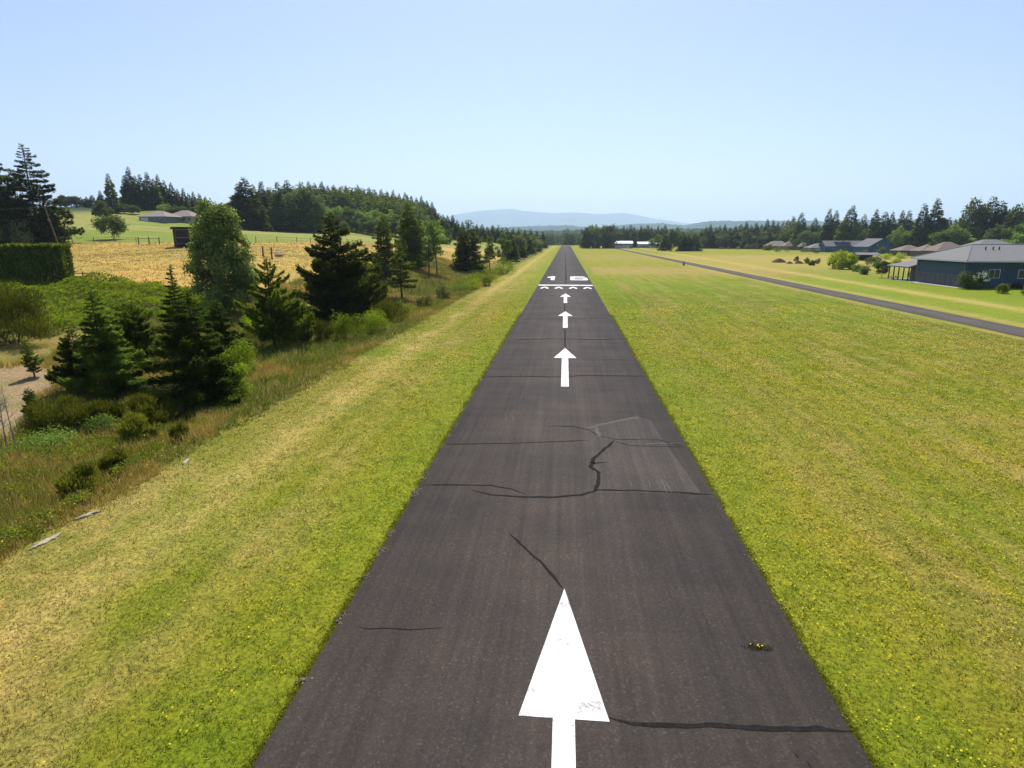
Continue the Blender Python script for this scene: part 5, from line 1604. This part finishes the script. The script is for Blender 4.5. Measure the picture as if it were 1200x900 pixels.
for i, (px, ty) in enumerate([(515, 249), (520, 251), (525, 252), (531, 251), (536, 257), (542, 259), (559, 262), (565, 262), (571, 265), (577, 264), (583, 266), (589, 266), (595, 267), (601, 267), (608, 268), (615, 269), (622, 269), (629, 270), (636, 271)]):
    far_tree(px, ty, 330 + (i * 29) % 90 + (px - 515) * 1.6, 'dark conifer in the belt descending from the wooded slope to the runway end', G5, 'con', 1.3)
for i, px in enumerate((598, 604, 609, 614, 619, 624, 629, 633)):
    far_tree(px, 271 + (i * 7 % 5) + i * .5, 250 + i * 28, 'mixed green tree in the row at the left edge of the far runway', 'trees at the left edge of the far runway', 'bro' if i % 2 else 'con', 1.2 if i % 2 else 1.8, mat='leaf' if i % 2 else 'pine')

# trees around the runway end and the far right
G6 = 'trees closing the far end of the runway'
for i, px in enumerate(range(686, 716, 4)):
    far_tree(px, 265 - (i * 5 % 4), 600, 'bushy green tree standing at the far right corner of the runway', G6, 'bro' if i % 3 else 'con', 1.1, mat='leaf' if i % 2 else 'leaf_light')
for i, px in enumerate(range(718, 782, 4)):
    far_tree(px, 263 + (i * 7 % 5), 640 + (i * 31) % 60, 'dark conifer in the tree line behind the white roofed hangars', 'tree line behind the white roofed hangars', 'con', 1.3)
for px, ty, w in ((779, 272, 1.1), (786, 266, 1.0), (793, 265, 1.1), (799, 270, 1.2), (806, 273, 1.2), (813, 271, 1.2)):
    far_tree(px, ty + 1, 470, 'dark tree in the clump on the grass right of the second white hangar', 'clump of trees right of the second white hangar', 'con' if px not in (786, 793) else 'bro', w * 1.3 if px not in (786, 793) else .8, mat=None if px not in (786, 793) else 'leaf')
far_tree(770, 274, 560, 'pale green rounded tree behind the second white hangar', None, 'bro', 1.5, mat='leaf_light')
G7 = 'dark conifers of the tree line behind the row of houses'
skyr = [(821, 269), (826, 265), (831, 262), (837, 266), (842, 264), (848, 262), (854, 266), (860, 264), (866, 262), (872, 259), (878, 263), (884, 260), (890, 262), (896, 256), (903, 258), (909, 260), (915, 259), (920, 257), (926, 253)]
for i, (px, ty) in enumerate(skyr):
    far_tree(px, ty, 600 - (px - 820) * .3 + (i * 17) % 20, 'dark conifer in the tree line behind the tan roofed houses', G7, 'con', 1.35)
    far_tree(px + 3, ty + 7 + (i * 3 % 4), 588 - (px - 820) * .3, 'dark conifer in the tree line behind the tan roofed houses', G7, 'con' if i % 4 else 'bro', 1.35)
NAMED = [(935, 248, 430, 'con', None, 1.15, 'tall dark conifer standing above the tree line behind the round green shrub'),
         (952, 254, 430, 'con', None, 1.2, 'single dark conifer with sky on both sides, right of the tall one'),
         (967, 244, 400, 'con', None, 1.15, 'left one of two twin conifers behind the low garage house'),
         (975, 246, 404, 'con', None, 1.2, 'right one of two twin conifers behind the low garage house'),
         (993, 240, 380, 'con', None, 1.5, 'big dark conifer rising over the long blue house'),
         (1008, 250, 380, 'con', 'spruce', 1.2, 'paler slender conifer right of the big one over the blue house'),
         (1021, 244, 370, 'con', None, 1.2, 'dark conifer above the tall blue gabled house'),
         (1032, 248, 372, 'con', None, 1.5, 'wide dark conifer right of the gabled house ridge'),
         (1040, 247, 376, 'con', None, 1.0, 'narrow conifer left of the notch in the skyline'),
         (1051, 246, 372, 'con', None, 1.15, 'dark conifer before the pair of tallest right side firs'),
         (1059, 246, 366, 'con', None, 1.15, 'dark conifer touching the pair of tallest right side firs'),
         (1075, 238, 330, 'con', None, 1.4, 'left fir of the tallest pair behind the brown roofs'),
         (1089, 232, 328, 'con', None, 1.5, 'right fir of the tallest pair behind the brown roofs'),
         (1107, 254, 420, 'con', None, 1.2, 'small distant conifer in the gap right of the tallest pair'),
         (1114, 256, 425, 'con', None, 1.2, 'smaller distant conifer in the same skyline gap'),
         (1126, 240, 310, 'con', 'spruce', 1.3, 'slanting green conifer left of the full crowned clump'),
         (1135, 231, 300, 'bro', 'leaf', .6, 'tall full crowned tree behind the hangar home ridge'),
         (1153, 230, 300, 'con', None, 1.8, 'tall wide dark tree in the middle of the right hand clump'),
         (1164, 235, 298, 'con', None, 1.7, 'dark tree right of the tall wide one'),
         (1184, 239, 290, 'bro', 'leaf', .75, 'rounded tree top standing clear near the right picture edge'),
         (1174, 243, 296, 'bro', 'leaf', .7, 'leafy tree between the dark tree and the rounded top'),
         (1198, 249, 285, 'con', None, 1.5, 'dark conifer at the right picture edge'),
         (1052, 265, 330, 'bro', 'leaf_light', 1.1, 'pale green broadleaf tree in front of the dark conifers, above the blue chimney'),
         (945, 269, 400, 'bro', 'leaf', 1.3, 'rounded olive tree left of the twin conifers'),
         (953, 271, 398, 'bro', 'larch', 1.3, 'pale rounded tree left of the twin conifers'),
         (1003, 264, 370, 'bro', 'leaf', .9, 'olive broadleaf tree below the paler slender conifer'),
         (1115, 263, 262, 'bro', 'leaf_light', 1.3, 'bright round tree behind the largest brown roof'),
         (1103, 268, 266, 'bro', 'leaf_light', 1.2, 'light green tree left of the bright round one'),
         (1127, 270, 258, 'bro', 'leaf_light', 1.2, 'light green tree right of the bright round one'),
         (1168, 262, 240, 'bro', 'leaf', 1.2, 'mid green round tree above the two storey house'),
         (1184, 262, 236, 'bro', 'leaf_light', 1.2, 'light green tree right of the two storey house'),
         (1198, 259, 232, 'bro', 'leaf_light', 1.2, 'light green tree cut by the right picture edge'),
         (1191, 272, 226, 'bro', 'leaf_light', 1.4, 'low light green tree above the brown roof at the right edge'),
         (1212, 262, 236, 'bro', 'leaf', 1.2, 'mid green tree just past the right picture edge')]
for px, ty, d, k, m_, w, lab in NAMED: far_tree(px, ty, d + (95 if px < 1062 else 85), lab, None, k, w, mat=m_)
# second layer so that no sky shows through at the foot of the named ones
for i, px in enumerate(range(930, 1215, 9)):
    far_tree(px, 260 + (i * 7 % 6), 545, 'dark conifer in the tree line behind the right hand houses', 'tree line behind the right hand houses', 'con' if i % 4 else 'bro', 1.5)


# ------------------------------------------------------------------ far-off woods as one mass each
def wood(name, spots, label, seed, leafn=150):
    """many trees of leaf-clump faces in one mesh; spots (n,3) positions and heights"""
    R = np.random.default_rng(seed)
    protos = []
    for s in range(5):
        V, F, ti, _ = conifer_crown(700 + s + seed, 1.0, .19, 34, leafn, 0.12, shape=.85, gap=.3, base=.0, fat=.6, wid=.36, vj=.1)
        protos.append((V, F, ti))
    Vs, Fs, Ts = [], [], []; off = 0
    for (x, y, z, h) in spots:
        V, F, ti = protos[R.integers(5)]
        a = R.random() * 6.28; c, s_ = math.cos(a), math.sin(a); w = h * R.uniform(1.0, 1.5)
        Q = np.empty_like(V); Q[:, 0] = (V[:, 0] * c - V[:, 1] * s_) * w + x; Q[:, 1] = (V[:, 0] * s_ + V[:, 1] * c) * w + y; Q[:, 2] = V[:, 2] * h + z
        Vs.append(Q); Fs.append(F + off); Ts.append(np.clip(ti * .7 + R.random() * .3, 0, 1)); off += len(V)
    o = link(name, mesh_np(name, np.vstack(Vs), np.vstack(Fs), M['fir'], attr=np.concatenate(Ts)))
    return tag(o, label, 'woodland', kind='stuff')


R = np.random.default_rng(99)
sp = []
for k in range(900):    # beyond the runway end and across the valley
    px = R.uniform(520, 860); d = 860 + 1000 * R.random() ** 1.3
    p = ground_at(px, d) if px < 640 else at_depth(px, 279, d); z = p[2] if px < 640 else -0.03
    sp.append((p[0], p[1], z, R.uniform(16, 26)))
wood('valley_woodland', sp, 'dark woodland closing the valley beyond the runway end', 1, 120)
sp = []
for k in range(520):    # behind the right hand houses
    px = R.uniform(800, 1330); d = R.uniform(600, 900)
    p = at_depth(px, 279, d); sp.append((p[0], p[1], -.03, R.uniform(14, 21)))
wood('village_woodland', sp, 'dark woodland behind the tree line of the right hand houses', 2, 130)
sp = []
for k in range(620):    # on the wooded slope
    px = R.uniform(300, 530); d = R.uniform(400, 620) if px < 500 else R.uniform(480, 800)
    p = ground_at(px, d); pr = project(p)[1]
    top = np.interp(px, [300, 340, 420, 500, 515, 560, 620], [222, 214, 218, 234, 250, 266, 270]) + R.uniform(0, 9)
    h = min((pr - top) * d / FPX, 30)
    if h > 6: sp.append((p[0], p[1], p[2], h * R.uniform(.75, 1)))
wood('slope_woodland', sp, 'dark conifer woodland covering the slope left of the runway end', 3, 140)

# ------------------------------------------------------------------ haze
b = MB(); b.box(-25000, 25000, -3000, 24800, -6, 1100)
m, nt, out = new_mat('haze')
pv = N(nt, 'ShaderNodeVolumePrincipled')
pv.inputs['Color'].default_value = (0.66, 0.84, 1.0, 1)
pv.inputs['Density'].default_value = 0.00008
pv.inputs['Anisotropy'].default_value = 0.35
nt.links.new(pv.outputs[0], out.inputs['Volume'])
hz = b.build('haze', m)
tag(hz, 'pale blue haze over the valley', 'haze', kind='stuff')
